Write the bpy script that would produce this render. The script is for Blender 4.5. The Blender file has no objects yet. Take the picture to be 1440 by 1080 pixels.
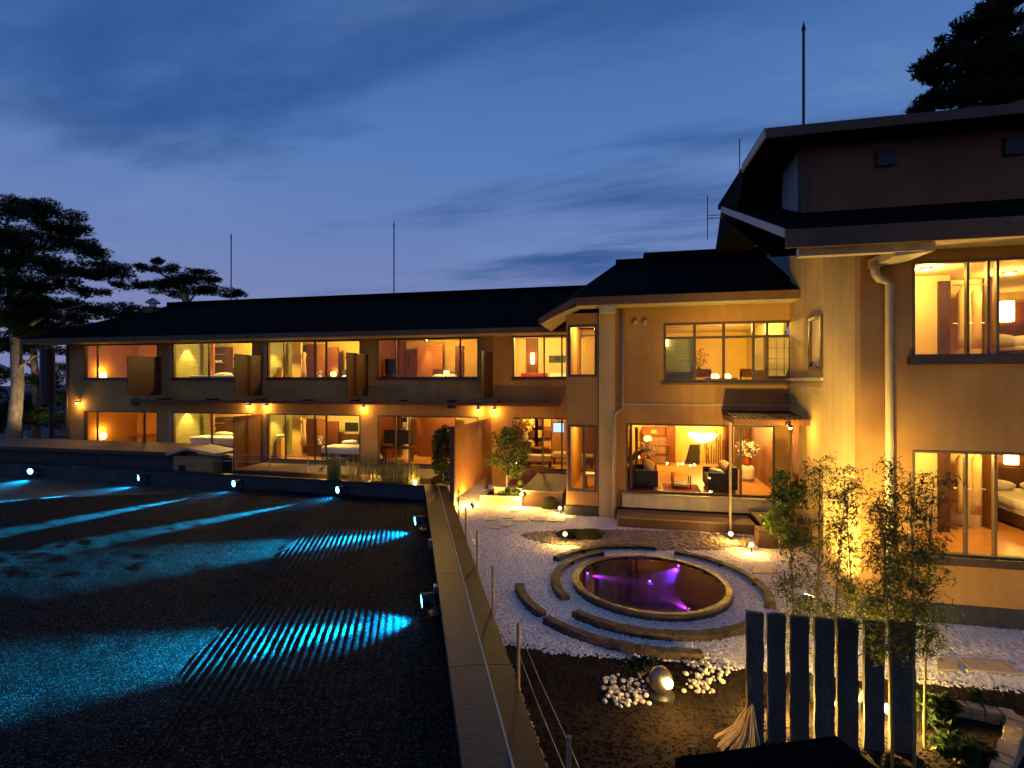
import bpy, bmesh, math, random
from mathutils import Vector, Matrix, noise as mn
sc = bpy.context.scene
R = math.radians
# ------------------------------------------------------------------ camera
EYE = 4.0; FPX = 720.0; HOR = 537.0; YAW = R(12.68)
SB, CB = math.sin(YAW), math.cos(YAW)
cam = bpy.data.objects.new('camera', bpy.data.cameras.new('camera'))
sc.collection.objects.link(cam)
cam.location = (0, 0, EYE); cam.rotation_euler = (R(90), 0, YAW)
cam.data.lens = 18; cam.data.sensor_width = 36; cam.data.shift_y = -3 / 1440
cam.data.clip_start = .05; cam.data.clip_end = 3000
sc.camera = cam
# ------------------------------------------------------------------ dusk sky
w = bpy.data.worlds.new('World'); sc.world = w; w.use_nodes = True
nt = w.node_tree; nt.nodes.clear(); N = nt.nodes.new; L = nt.links.new
def mth(op, a, b=None, tree=None):
    t = tree or nt
    n = t.nodes.new('ShaderNodeMath'); n.operation = op
    for i, v in enumerate((a, b)):
        if v is None: continue
        if isinstance(v, (int, float)): n.inputs[i].default_value = v
        else: t.links.new(v, n.inputs[i])
    return n.outputs[0]
def ramp(tree, fac, stops, interp='LINEAR'):
    r = tree.nodes.new('ShaderNodeValToRGB'); r.color_ramp.interpolation = interp
    els = r.color_ramp.elements
    while len(els) < len(stops): els.new(.5)
    for e, (p, c) in zip(els, stops):
        e.position = p; e.color = (*c, 1) if len(c) == 3 else c
    tree.links.new(fac, r.inputs[0]); return r.outputs[0]
def mixc(tree, fac, a, b, mode='MIX'):
    m = tree.nodes.new('ShaderNodeMix'); m.data_type = 'RGBA'; m.blend_type = mode
    for i, v in ((0, fac), (6, a), (7, b)):
        if isinstance(v, (int, float)): m.inputs[i].default_value = v
        elif isinstance(v, tuple): m.inputs[i].default_value = (*v, 1)
        else: tree.links.new(v, m.inputs[i])
    return m.outputs[2]
tc = N('ShaderNodeTexCoord'); sep = N('ShaderNodeSeparateXYZ'); L(tc.outputs['Generated'], sep.inputs[0])
zc = mth('MAXIMUM', sep.outputs[2], 0.0)
grad = ramp(nt, zc, [(0, (.18, .19, .37)), (.12, (.18, .21, .41)), (.26, (.122, .195, .43)),
                     (.42, (.078, .175, .42)), (.60, (.048, .125, .35)), (1, (.016, .055, .22))])
den = mth('ADD', zc, .12)
cx = mth('DIVIDE', sep.outputs[0], den); cy = mth('DIVIDE', sep.outputs[1], den)
cmb = N('ShaderNodeCombineXYZ'); L(cx, cmb.inputs[0]); L(cy, cmb.inputs[1])
def cloud(sx, sy, scale, lo, hi, seed):
    mp = N('ShaderNodeMapping'); L(cmb.outputs[0], mp.inputs[0])
    mp.inputs['Scale'].default_value = (sx, sy, 1); mp.inputs['Location'].default_value = (seed, seed * .7, 0)
    mp.inputs['Rotation'].default_value = (0, 0, R(-10))
    nz = N('ShaderNodeTexNoise'); nz.inputs['Scale'].default_value = scale; nz.inputs['Detail'].default_value = 5
    nz.inputs['Roughness'].default_value = .6; nz.inputs['Distortion'].default_value = .35
    L(mp.outputs[0], nz.inputs['Vector'])
    return ramp(nt, nz.outputs['Fac'], [(lo, (0, 0, 0)), (hi, (1, 1, 1))], 'EASE')
c1 = cloud(.36, 1.25, 1.15, .47, .70, 21.4)
c2 = cloud(.5, 1.2, 1.3, .50, .70, 8.1)
up = ramp(nt, zc, [(.03, (0, 0, 0)), (.22, (1, 1, 1))])
base = mixc(nt, mth('MULTIPLY', mth('MULTIPLY', c2, up), .45), grad, (.15, .25, .47))
base = mixc(nt, mth('MULTIPLY', mth('MULTIPLY', c1, up), .9), base, (.024, .078, .245))
sky = N('ShaderNodeTexSky'); sky.sky_type = 'NISHITA'; sky.sun_disc = False
sky.sun_elevation = R(-3.5); sky.sun_rotation = R(200)
tot = mixc(nt, .02, base, sky.outputs[0], 'ADD')
bg = N('ShaderNodeBackground'); L(tot, bg.inputs[0]); bg.inputs[1].default_value = 1.13
wo = N('ShaderNodeOutputWorld'); L(bg.outputs[0], wo.inputs[0])
sc.view_settings.view_transform = 'Standard'; sc.view_settings.look = 'None'
sc.view_settings.exposure = 0; sc.view_settings.gamma = 1
sc.cycles.use_denoising = True
sc.cycles.sample_clamp_indirect = 2.5; sc.cycles.sample_clamp_direct = 0
sc.cycles.max_bounces = 7; sc.cycles.transparent_max_bounces = 16; sc.cycles.diffuse_bounces = 3
sc.cycles.caustics_reflective = False; sc.cycles.caustics_refractive = False
# ------------------------------------------------------------------ pixel helpers (direction only; distance from plane)
def PY(px, py, Y):
    u = (px - 720) / FPX; cz = Y / (CB + SB * u)
    return Vector((cz * (-SB + CB * u), Y, EYE + (HOR - py) / FPX * cz))
def PX(px, py, X):
    u = (px - 720) / FPX; cz = X / (-SB + CB * u)
    return Vector((X, cz * (CB + SB * u), EYE + (HOR - py) / FPX * cz))
def G(px, py, z=0.0):
    u = (px - 720) / FPX; cz = (EYE - z) * FPX / (py - HOR)
    return Vector((cz * (-SB + CB * u), cz * (CB + SB * u), z))
# ------------------------------------------------------------------ materials
M = {}
def mat(name, col, rough=.6, var=.25, scale=6, bump=0., bscale=40, metal=0., spec=.5, stretch=(1, 1, 1), col2=None, coat=0.):
    m = bpy.data.materials.new(name); m.use_nodes = True; t = m.node_tree
    b = t.nodes['Principled BSDF']
    c = t.nodes.new('ShaderNodeTexCoord'); mp = t.nodes.new('ShaderNodeMapping')
    mp.inputs['Scale'].default_value = stretch
    geo = t.nodes.new('ShaderNodeNewGeometry')
    t.links.new(geo.outputs['Position'], mp.inputs[0])
    nz = t.nodes.new('ShaderNodeTexNoise'); nz.inputs['Scale'].default_value = scale; nz.inputs['Detail'].default_value = 8
    nz.inputs['Roughness'].default_value = .62
    t.links.new(mp.outputs[0], nz.inputs['Vector'])
    lo = tuple(x * (1 - var) for x in col); hi = col2 or tuple(min(1, x * (1 + var)) for x in col)
    t.links.new(ramp(t, nz.outputs['Fac'], [(.3, lo), (.7, hi)]), b.inputs['Base Color'])
    b.inputs['Roughness'].default_value = rough; b.inputs['Metallic'].default_value = metal
    b.inputs['Specular IOR Level'].default_value = spec; b.inputs['Coat Weight'].default_value = coat
    if bump:
        n2 = t.nodes.new('ShaderNodeTexNoise'); n2.inputs['Scale'].default_value = bscale; n2.inputs['Detail'].default_value = 4
        t.links.new(mp.outputs[0], n2.inputs['Vector'])
        bp = t.nodes.new('ShaderNodeBump'); bp.inputs['Strength'].default_value = bump; bp.inputs['Distance'].default_value = .02
        t.links.new(n2.outputs['Fac'], bp.inputs['Height']); t.links.new(bp.outputs[0], b.inputs['Normal'])
    M[name] = m; return m
def streaks(name, amount=.45):
    """vertical rain marks and blotches multiplied into a wall paint"""
    t = M[name].node_tree; b = t.nodes['Principled BSDF']; src = b.inputs['Base Color'].links[0].from_socket
    g = t.nodes.new('ShaderNodeNewGeometry'); f = None
    for st, sc_, lo, hi in (((2.6, 2.6, .13), 1.5, .34, .66), ((1, 1, .8), .9, .35, .7)):
        mp = t.nodes.new('ShaderNodeMapping'); mp.inputs['Scale'].default_value = st; t.links.new(g.outputs['Position'], mp.inputs[0])
        nz = t.nodes.new('ShaderNodeTexNoise'); nz.inputs['Scale'].default_value = sc_; nz.inputs['Detail'].default_value = 7; t.links.new(mp.outputs[0], nz.inputs['Vector'])
        r = ramp(t, nz.outputs['Fac'], [(lo, (1 - amount,) * 3), (hi, (1., 1., 1.))])
        src = mixc(t, 1., src, r, 'MULTIPLY')
    t.links.new(src, b.inputs['Base Color'])
def emit(name, col, s):
    m = bpy.data.materials.new(name); m.use_nodes = True; b = m.node_tree.nodes['Principled BSDF']
    b.inputs['Base Color'].default_value = (*col, 1); b.inputs['Emission Color'].default_value = (*col, 1)
    b.inputs['Emission Strength'].default_value = s; M[name] = m; return m
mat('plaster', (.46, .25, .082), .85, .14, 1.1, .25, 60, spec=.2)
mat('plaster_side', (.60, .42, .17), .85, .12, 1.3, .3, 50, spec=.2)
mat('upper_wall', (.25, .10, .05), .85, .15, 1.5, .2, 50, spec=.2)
mat('sky_tint_grey', (.30, .33, .36), .6, .12, 3, .1, 30)  # sky light on the side walls and verges put into a bluish grey
mat('roof', (.0045, .0036, .003), .85, .35, 9, .4, 30, spec=.03)
mat('fascia', (.13, .066, .03), .7, .25, 5, .2, 30, stretch=(1, 1, 4))
mat('trim_light', (.55, .46, .33), .7, .1, 4)
mat('wood_red', (.13, .036, .009), .5, .35, 5, .25, 40, stretch=(6, 6, .6))
mat('wood_dark', (.07, .026, .011), .5, .35, 6, .25, 40, stretch=(6, 6, .6))
mat('wood_gate', (.34, .13, .038), .55, .3, 5, .25, 40, stretch=(7, 7, .5))
mat('wood_floor', (.48, .22, .065), .28, .25, 3, .05, 20, stretch=(.7, 6, 1))
mat('deck', (.20, .12, .062), .6, .3, 5, .3, 40, stretch=(.6, 8, 1))
mat('frame_brown', (.07, .042, .026), .5, .2, 8)
mat('frame_olive', (.16, .11, .05), .5, .15, 8)
mat('frame_light', (.34, .27, .17), .5, .15, 8)
mat('cream', (.72, .53, .25), .8, .06, 2, .05, 30)
mat('yellow_wall', (.72, .48, .13), .8, .08, 2, .05, 30)
mat('orange_wall', (.72, .36, .07), .8, .10, 2, .05, 30)
mat('stone_stripe', (.32, .31, .13), .8, .30, 3, .4, 12, stretch=(.5, .5, 9))
mat('ceiling', (.62, .47, .26), .9, .05, 2)
mat('tatami', (.45, .38, .17), .8, .1, 4)
mat('white_cloth', (.80, .76, .66), .85, .06, 5, .2, 12)
mat('beige_cloth', (.50, .34, .17), .85, .1, 6, .2, 18)
mat('red_cloth', (.38, .06, .025), .85, .15, 6, .2, 18)
mat('black_leather', (.010, .008, .007), .75, .2, 8, .2, 25)
mat('black', (.012, .012, .013), .5, .2, 8)
mat('metal_dark', (.035, .035, .038), .45, .2, 10, metal=.5)
mat('metal_grey', (.38, .38, .38), .4, .2, 10, .1, 30, metal=.9)
mat('lamp_steel', (.13, .12, .12), .42, .3, 10, .2, 30, metal=.8)
mat('pipe_paint', (.36, .28, .18), .5, .12, 5)
mat('coping', (.022, .022, .026), .4, .35, 5, .2, 22, spec=.35)
mat('coping_sheet', (.032, .015, .011), .55, .3, 4, .1, 14, spec=.2)
mat('wall_low', (.055, .055, .06), .7, .25, 5, .3, 30)
mat('granite', (.15, .115, .085), .85, .5, 45, .7, 60, spec=.3)
mat('kerb_stone', (.105, .072, .056), .8, .55, 7, .8, 35, spec=.3)
mat('rim_stone', (.055, .032, .023), .45, .35, 8, .4, 30)
mat('paver', (.36, .29, .21), .8, .22, 9, .5, 60)
mat('brick_tan', (.36, .25, .15), .85, .35, 9, .6, 40)
mat('planter_stone', (.40, .34, .26), .8, .2, 8, .4, 40)
mat('soil', (.024, .016, .012), .95, .55, 30, 1.0, 90, spec=.1)
mat('white_ground', (.50, .43, .38), .95, .3, 45, 1., 70, spec=.1)
mat('pebble_white', (.76, .67, .60), .8, .28, 25, spec=.25)
mat('pebble_tan', (.22, .17, .13), .8, .5, 16, spec=.25)
mat('cobble_white', (.58, .52, .46), .7, .18, 12, .2, 30)
mat('earth', (.05, .045, .035), .95, .4, 2, .5, 20)
mat('basin', (.20, .06, .03), .45, .35, 2.5, .15, 14)  # red of the lit facade's reflection put into the floor colour
mat('bark', (.30, .22, .17), .9, .45, 7, 1., 20, stretch=(1, 1, .35), spec=.1)
mat('needles', (.028, .05, .016), .7, .6, 3, spec=.15)
mat('needles_dark', (.012, .022, .012), .7, .5, 3, spec=.1)
mat('leaf_dark', (.030, .05, .014), .6, .5, 6, spec=.25)
mat('leaf_mid', (.085, .12, .022), .55, .45, 6, spec=.3)
mat('leaf_bright', (.17, .23, .035), .5, .35, 8, spec=.3)
mat('bamboo_leaf', (.11, .12, .018), .6, .5, 6, spec=.2)
mat('bamboo_stem', (.24, .19, .05), .4, .3, 9)
mat('reed', (.36, .32, .09), .6, .4, 12)
mat('straw', (.30, .21, .09), .8, .35, 20, .4, 60)
mat('stake_wood', (.30, .20, .10), .7, .25, 12)
mat('moss', (.03, .032, .012), .95, .5, 14, 1., 50, spec=.1)
for n_, a_ in (('plaster', .13), ('plaster_side', .12), ('upper_wall', .13), ('fascia', .2), ('trim_light', .2), ('wall_low', .4), ('coping', .35), ('kerb_stone', .35), ('granite', .35)): streaks(n_, a_)
for n_ in ('leaf_dark', 'leaf_mid', 'leaf_bright', 'bamboo_leaf', 'needles', 'reed'):
    t = M[n_].node_tree; b = t.nodes['Principled BSDF']; o_ = t.nodes['Material Output']
    tl = t.nodes.new('ShaderNodeBsdfTranslucent'); mx = t.nodes.new('ShaderNodeMixShader'); mx.inputs[0].default_value = .42
    t.links.new(b.inputs['Base Color'].links[0].from_socket, tl.inputs[0]); t.links.new(b.outputs[0], mx.inputs[1]); t.links.new(tl.outputs[0], mx.inputs[2]); t.links.new(mx.outputs[0], o_.inputs[0])
# dark raked gravel: grains of uneven grey, the palest painted in as sparkle
def gravel_mat(name, c0, c1, c2, sc_, rough):
    m = bpy.data.materials.new(name); m.use_nodes = True; t = m.node_tree; b = t.nodes['Principled BSDF']
    g = t.nodes.new('ShaderNodeNewGeometry')
    v = t.nodes.new('ShaderNodeTexVoronoi'); v.inputs['Scale'].default_value = sc_
    t.links.new(g.outputs['Position'], v.inputs['Vector'])
    sp = t.nodes.new('ShaderNodeSeparateColor'); t.links.new(v.outputs['Color'], sp.inputs[0])
    t.links.new(ramp(t, sp.outputs[0], [(.0, c0), (.75, c1), (1., c2)]), b.inputs['Base Color'])
    b.inputs['Roughness'].default_value = rough; b.inputs['Specular IOR Level'].default_value = .06
    bp = t.nodes.new('ShaderNodeBump'); bp.inputs['Strength'].default_value = 1.; bp.inputs['Distance'].default_value = .009; bp.invert = True
    t.links.new(v.outputs['Distance'], bp.inputs['Height']); t.links.new(bp.outputs[0], b.inputs['Normal'])
    M[name] = m
gravel_mat('black_gravel', (.0015, .0017, .002), (.006, .0065, .007), (.075, .075, .075), 60, .85)
# window glass: clear, mirror-like only by its own Fresnel reflection
gm = bpy.data.materials.new('glass'); gm.use_nodes = True; t = gm.node_tree; t.nodes.clear()
o_ = t.nodes.new('ShaderNodeOutputMaterial'); mx = t.nodes.new('ShaderNodeMixShader'); tr = t.nodes.new('ShaderNodeBsdfTransparent')
gl = t.nodes.new('ShaderNodeBsdfGlossy'); gl.inputs['Roughness'].default_value = .015; fr = t.nodes.new('ShaderNodeFresnel'); fr.inputs[0].default_value = 1.45
tr.inputs[0].default_value = (.96, .97, .95, 1)
ge = t.nodes.new('ShaderNodeNewGeometry')          # thin pane: the far face reflects like the near one
t.links.new(mth('SUBTRACT', 1.3, mth('MULTIPLY', ge.outputs['Backfacing'], 1.3 - 1 / 1.3, t), t), fr.inputs[0])
t.links.new(fr.outputs[0], mx.inputs[0]); t.links.new(tr.outputs[0], mx.inputs[1]); t.links.new(gl.outputs[0], mx.inputs[2]); t.links.new(mx.outputs[0], o_.inputs[0])
M['glass'] = gm
wm = gm.copy(); wm.name = 'water'; t = wm.node_tree
for n in t.nodes:
    if n.type == 'FRESNEL':
        for l_ in list(n.inputs[0].links): t.links.remove(l_)
        n.inputs[0].default_value = 1.33
        bp = t.nodes.new('ShaderNodeBump'); nz = t.nodes.new('ShaderNodeTexNoise'); nz.inputs['Scale'].default_value = 5
        bp.inputs['Strength'].default_value = .06; t.links.new(nz.outputs[0], bp.inputs['Height'])
        t.links.new(bp.outputs[0], n.inputs['Normal'])
        for q in t.nodes:
            if q.type == 'BSDF_GLOSSY': t.links.new(bp.outputs[0], q.inputs['Normal'])
    if n.type == 'BSDF_GLOSSY': n.inputs['Roughness'].default_value = .02
    if n.type == 'BSDF_TRANSPARENT': n.inputs[0].default_value = (.80, .74, .78, 1)
M['water'] = wm
emit('bulb_warm', (1, .62, .16), 80); emit('bulb_soft', (1, .66, .17), 9); emit('shade_glow', (1, .62, .16), 4)
emit('lens_blue', (.06, .42, 1), 30); emit('lens_rim', (.25, .65, 1), 9); emit('lens_purple', (.22, .05, 1), 14)
emit('screen_blue', (.35, .60, 1), 1.5); emit('strip_warm', (1, .55, .16), 3)
# ------------------------------------------------------------------ building blocks
col = sc.collection
rng = random.Random(7)
class MB:
    def __init__(s): s.v = []; s.f = []
    def add(s, vs, fs):
        o = len(s.v); s.v += [tuple(v) for v in vs]; s.f += [tuple(i + o for i in f) for f in fs]; return s
    def box(s, x0, x1, y0, y1, z0, z1):
        x0, x1 = min(x0, x1), max(x0, x1); y0, y1 = min(y0, y1), max(y0, y1); z0, z1 = min(z0, z1), max(z0, z1)
        return s.add([(x, y, z) for z in (z0, z1) for y in (y0, y1) for x in (x0, x1)],
                     [(0, 2, 3, 1), (4, 5, 7, 6), (0, 1, 5, 4), (2, 6, 7, 3), (0, 4, 6, 2), (1, 3, 7, 5)])
    def obox(s, c, ax, ay, hx, hy, z0, z1):          # box turned about z: ax, ay = unit axes
        c = Vector(c); vs = []
        for z in (z0, z1):
            for j in (-1, 1):
                for i in (-1, 1):
                    p = c + ax * (hx * i) + ay * (hy * j); vs.append((p.x, p.y, z))
        return s.add(vs, [(0, 2, 3, 1), (4, 5, 7, 6), (0, 1, 5, 4), (2, 6, 7, 3), (0, 4, 6, 2), (1, 3, 7, 5)])
    def slab(s, pts, th):                               # polygon with thickness downwards
        n = len(pts)
        s.add([Vector(p) for p in pts] + [Vector(p) - Vector((0, 0, th)) for p in pts],
              [tuple(range(n)), tuple(range(2 * n - 1, n - 1, -1))] + [(i, i + n, (i + 1) % n + n, (i + 1) % n) for i in range(n)])
        return s
    def tube(s, pts, r, n=8, cap=True):
        pts = [Vector(p) for p in pts]; rs = r if isinstance(r, (list, tuple)) else [r] * len(pts)
        vs = []; fs = []; up = None
        for i, p in enumerate(pts):
            d = (pts[min(i + 1, len(pts) - 1)] - pts[max(i - 1, 0)]).normalized()
            a = Vector((0, 0, 1)) if abs(d.z) < .9 else Vector((1, 0, 0))
            if up is None: up = d.cross(a).normalized()
            up = (up - d * up.dot(d)).normalized(); q = d.cross(up)
            for k in range(n):
                an = 2 * math.pi * k / n
                vs.append(p + (up * math.cos(an) + q * math.sin(an)) * rs[i])
        for i in range(len(pts) - 1):
            for k in range(n):
                k2 = (k + 1) % n; fs.append((i * n + k, i * n + k2, (i + 1) * n + k2, (i + 1) * n + k))
        if cap: fs += [tuple(range(n - 1, -1, -1)), tuple(range(len(vs) - n, len(vs)))]
        return s.add(vs, fs)
    def lathe(s, c, prof, n=24, axis='z', a0=0, a1=None):
        full = a1 is None; a1 = 2 * math.pi if full else a1; c = Vector(c); m = len(prof); k1 = n if full else n + 1; vs = []
        for k in range(k1):
            a = a0 + (a1 - a0) * k / n; ca, sa = math.cos(a), math.sin(a)
            for r, h in prof:
                p = {'z': (r * ca, r * sa, h), 'y': (r * ca, h, r * sa), 'x': (h, r * ca, r * sa)}[axis]
                vs.append(c + Vector(p))
        fs = []
        for k in range(n):
            k2 = (k + 1) % k1
            for j in range(m - 1): fs.append((k * m + j, k2 * m + j, k2 * m + j + 1, k * m + j + 1))
        if not full:
            fs += [tuple(range(m)), tuple(range(n * m + m - 1, n * m - 1, -1))]
        return s.add(vs, fs)
    def ball(s, c, rx, ry=None, rz=None, n=12, lump=0.):
        ry = ry or rx; rz = rz or rx; m = max(5, n // 2); vs = []; fs = []
        for j in range(m + 1):
            th = math.pi * j / m
            for k in range(n):
                a = 2 * math.pi * k / n; q = 1 + lump * (rng.random() - .5)
                vs.append((c[0] + rx * math.sin(th) * math.cos(a) * q, c[1] + ry * math.sin(th) * math.sin(a) * q, c[2] + rz * math.cos(th) * q))
        for j in range(m):
            for k in range(n):
                k2 = (k + 1) % n; fs.append((j * n + k, (j + 1) * n + k, (j + 1) * n + k2, j * n + k2))
        return s.add(vs, fs)
    def build(s, name, m, parent=None, bevel=0., smooth=False, seg=2, offset=None):
        me = bpy.data.meshes.new(name); me.from_pydata(s.v, [], s.f)
        me.materials.append(M[m] if isinstance(m, str) else m)
        bm = bmesh.new(); bm.from_mesh(me)
        bmesh.ops.remove_doubles(bm, verts=bm.verts, dist=1e-5)
        bmesh.ops.recalc_face_normals(bm, faces=bm.faces)
        if bevel: bmesh.ops.bevel(bm, geom=list(bm.edges), offset=bevel, segments=seg, affect='EDGES', clamp_overlap=True, profile=.6)
        bm.to_mesh(me); bm.free()
        if smooth:
            for p in me.polygons: p.use_smooth = True
        o = bpy.data.objects.new(name, me); col.objects.link(o)
        if parent:
            o.parent = parent; o.matrix_parent_inverse = Matrix.Translation(-parent.location)
        return o
def roughen(o, amp, cuts=2, sc_=7.):
    bm = bmesh.new(); bm.from_mesh(o.data); bmesh.ops.subdivide_edges(bm, edges=bm.edges, cuts=cuts, use_grid_fill=True)
    for v in bm.verts: v.co += mn.noise_vector(v.co * sc_) * amp + mn.noise_vector(v.co * sc_ * 4) * amp * .5
    bm.to_mesh(o.data); bm.free(); return o
def tag(o, label=None, cat=None, group=None, kind=None):
    for k, v in (('label', label), ('category', cat), ('group', group), ('kind', kind)):
        if v: o[k] = v
    return o
def thing(name, label, cat, loc=(0, 0, 0), group=None):
    o = bpy.data.objects.new(name, None); o.location = loc; o.empty_display_size = .2; col.objects.link(o)
    return tag(o, label, cat, group)
def box(x0, x1, y0, y1, z0, z1): return MB().box(x0, x1, y0, y1, z0, z1)
def light(parent, kind, loc, power, color=(1, .56, .11), r=.04, target=None, angle=60, blend=.5, size=None):
    d = bpy.data.lights.new('lamp_light', kind); d.energy = power; d.color = color
    if kind == 'AREA': d.shape = 'DISK'; d.size = size or .3
    else: d.shadow_soft_size = r
    if kind == 'SPOT': d.spot_size = R(angle); d.spot_blend = blend
    o = bpy.data.objects.new('lamp_light', d); col.objects.link(o); o.location = loc
    if target is not None: o.rotation_euler = (Vector(target) - Vector(loc)).to_track_quat('-Z', 'Y').to_euler()
    o.parent = parent; o.matrix_parent_inverse = Matrix.Translation(-parent.location)
    return o
def wall_y(mb, x0, x1, z0, z1, y0, y1, openings):     # wall in an x-z plane with rectangular holes
    xs = sorted({x0, x1, *[v for o in openings for v in o[:2] if x0 < v < x1]})
    zs = sorted({z0, z1, *[v for o in openings for v in o[2:] if z0 < v < z1]})
    for a, b in zip(xs, xs[1:]):
        run = None
        for c, d in zip(zs, zs[1:]):
            mx_, mz_ = (a + b) / 2, (c + d) / 2
            solid = not any(o[0] < mx_ < o[1] and o[2] < mz_ < o[3] for o in openings)
            if solid: run = (run[0] if run else c, d)
            if run and not solid: mb.box(a, b, y0, y1, *run); run = None
        if run: mb.box(a, b, y0, y1, *run)
    return mb
def window_y(bld, x0, x1, z0, z1, y, mull=(), trans=(), fr=.05, dep=.08, mf='frame_brown', frontp=.03):
    """frame set in the opening, mullions at x, transoms at z, panes between"""
    f = MB()
    f.box(x0, x0 + fr, y - frontp, y + dep, z0, z1).box(x1 - fr, x1, y - frontp, y + dep, z0, z1)
    f.box(x0 + fr, x1 - fr, y - frontp, y + dep, z0, z0 + fr).box(x0 + fr, x1 - fr, y - frontp, y + dep, z1 - fr, z1)
    w_ = f.build('window', mf, bld)
    for xm in mull: box(xm - fr / 2, xm + fr / 2, y - .01, y + dep - .02, z0 + fr, z1 - fr).build('mullion', mf, w_)
    for zm in trans: box(x0 + fr, x1 - fr, y - .004, y + dep - .03, zm - fr / 2, zm + fr / 2).build('transom', mf, w_)
    xs = [x0 + fr] + sorted(mull) + [x1 - fr]
    for a, b in zip(xs, xs[1:]): box(a + .004, b - .004, y + .030, y + .036, z0 + fr, z1 - fr).build('pane', 'glass', w_)
    return w_
def face_y(px0, px1, py0, py1, Y):                    # rectangle on plane Y seen between these pixels
    a = PY(px0, py1, Y); b = PY(px1, py0, Y); c = PY((px0 + px1) / 2, py1, Y); d = PY((px0 + px1) / 2, py0, Y)
    return a.x, b.x, c.z, d.z
def rbox(px0, px1, py0, py1, Y, dep, name, m, parent, bevel=0.):
    x0, x1, z0, z1 = face_y(px0, px1, py0, py1, Y)
    return box(x0, x1, Y, Y + dep, z0, z1).build(name, m, parent, bevel)
# ================================================================== THE SETTING
def sheet(name, pts, z, m, kind='structure'):
    o = MB().add([(p[0], p[1], z) for p in pts], [tuple(range(len(pts)))]).build(name, m)
    return tag(o, kind=kind)
sheet('ground', [(-600, -300), (600, -300), (600, 900), (-600, 900)], -.12, 'earth')
# terrace wall line, taken from its coping edge at 0.5 m above the garden
a0, a1 = G(650, 1080, .5), G(597, 683, .5)
DW = (a1 - a0); DW.z = 0; DW.normalize(); NW = Vector((DW.y, -DW.x, 0))
OFF_L = a0.xy.dot(NW.xy); OFF_M = G(722, 1080, .5).xy.dot(NW.xy); OFF_R = G(772, 1080, .5).xy.dot(NW.xy)
S_FAR = a1.xy.dot(DW.xy)
def WP(s, t, z=0.): p = DW * s + NW * t; return Vector((p.x, p.y, z))
def s_at_px(px, t):
    u = (px - 720) / FPX; d = Vector((-SB + CB * u, CB + SB * u)); k = t / d.dot(NW.xy); return (d * k).dot(DW.xy), k
pW = [WP(s, OFF_R - .1) for s in (S_FAR + .3, 12, 9, 7.6)]
r2 = random.Random(3)
edge = []
e0 = G(735, 905); xs = e0.x - .25
while xs < 13:
    yb = 7.66 + .06 * max(0, xs) + .05 * math.sin(xs * 2.1) if xs < 4.5 else 7.93
    edge.append((xs, yb + r2.uniform(-.05, .05))); xs += .13
white = [(-7.3, 17.2), (-7.3, 19.3), (-2, 19.3), (-2, 15.9), (4.5, 15.9), (4.5, 11.6), (13, 11.6)] + [(x, y - .12) for x, y in reversed(edge)] + [tuple(WP(8.2, OFF_R - .12).xy), tuple(WP(S_FAR + .5, OFF_R - .12).xy)]
sheet('gravel_yard', white, 0., 'white_ground')
soil = edge + [(13, -3), tuple(WP(-3, OFF_R - .1).xy), tuple(WP(8.2, OFF_R - .1).xy)]
soil_o = sheet('soil_bed', soil, .006, 'soil')
def scatter(name, pts_z, dens, size, m, seed, flat=.6):
    """small stones on a polygon: one uncountable mass built with geometry nodes"""
    pts, z = pts_z
    me = bpy.data.meshes.new(name); me.from_pydata([(p[0], p[1], z) for p in pts], [], [tuple(range(len(pts)))])
    bm = bmesh.new(); bm.from_mesh(me); bmesh.ops.triangulate(bm, faces=bm.faces); bm.to_mesh(me); bm.free()
    o = bpy.data.objects.new(name, me); col.objects.link(o); me.materials.append(M[m])
    g = bpy.data.node_groups.new(name, 'GeometryNodeTree')
    g.interface.new_socket('Geometry', in_out='INPUT', socket_type='NodeSocketGeometry')
    g.interface.new_socket('Geometry', in_out='OUTPUT', socket_type='NodeSocketGeometry')
    n = g.nodes.new; l = g.links.new
    gi = n('NodeGroupInput'); go = n('NodeGroupOutput'); dp = n('GeometryNodeDistributePointsOnFaces')
    dp.inputs['Density'].default_value = dens; dp.inputs['Seed'].default_value = seed
    ico = n('GeometryNodeMeshIcoSphere'); ico.inputs['Radius'].default_value = size; ico.inputs['Subdivisions'].default_value = 1
    tr_ = n('GeometryNodeTransform'); tr_.inputs['Scale'].default_value = (1.25, .95, flat); l(ico.outputs[0], tr_.inputs[0])
    sm = n('GeometryNodeSetMaterial'); sm.inputs['Material'].default_value = M[m]; l(tr_.outputs[0], sm.inputs[0])
    ip = n('GeometryNodeInstanceOnPoints'); l(dp.outputs['Points'], ip.inputs['Points']); l(sm.outputs[0], ip.inputs['Instance'])
    rv = n('FunctionNodeRandomValue'); rv.data_type = 'FLOAT_VECTOR'; rv.inputs[0].default_value = (-.5, -.5, 0); rv.inputs[1].default_value = (.5, .5, 6.28)
    l(rv.outputs[0], ip.inputs['Rotation'])
    rs = n('FunctionNodeRandomValue'); rs.data_type = 'FLOAT'; rs.inputs[2].default_value = .4; rs.inputs[3].default_value = 1.6; rs.inputs['Seed'].default_value = 5
    l(rs.outputs[1], ip.inputs['Scale'])
    l(gi.outputs[0], dp.inputs[0]); l(ip.outputs[0], go.inputs[0])
    md = o.modifiers.new('stones', 'NODES'); md.node_group = g
    return o
tag(scatter('white_gravel', (white, .004), 1900, .019, 'pebble_white', 1), 'white crushed gravel spread over the courtyard', 'gravel', kind='stuff')
tag(scatter('soil_crumbs', ([p for p in soil if True], .008), 420, .014, 'soil', 2), 'dark crumbly soil in the near bed', 'soil', kind='stuff')
band = []
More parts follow.
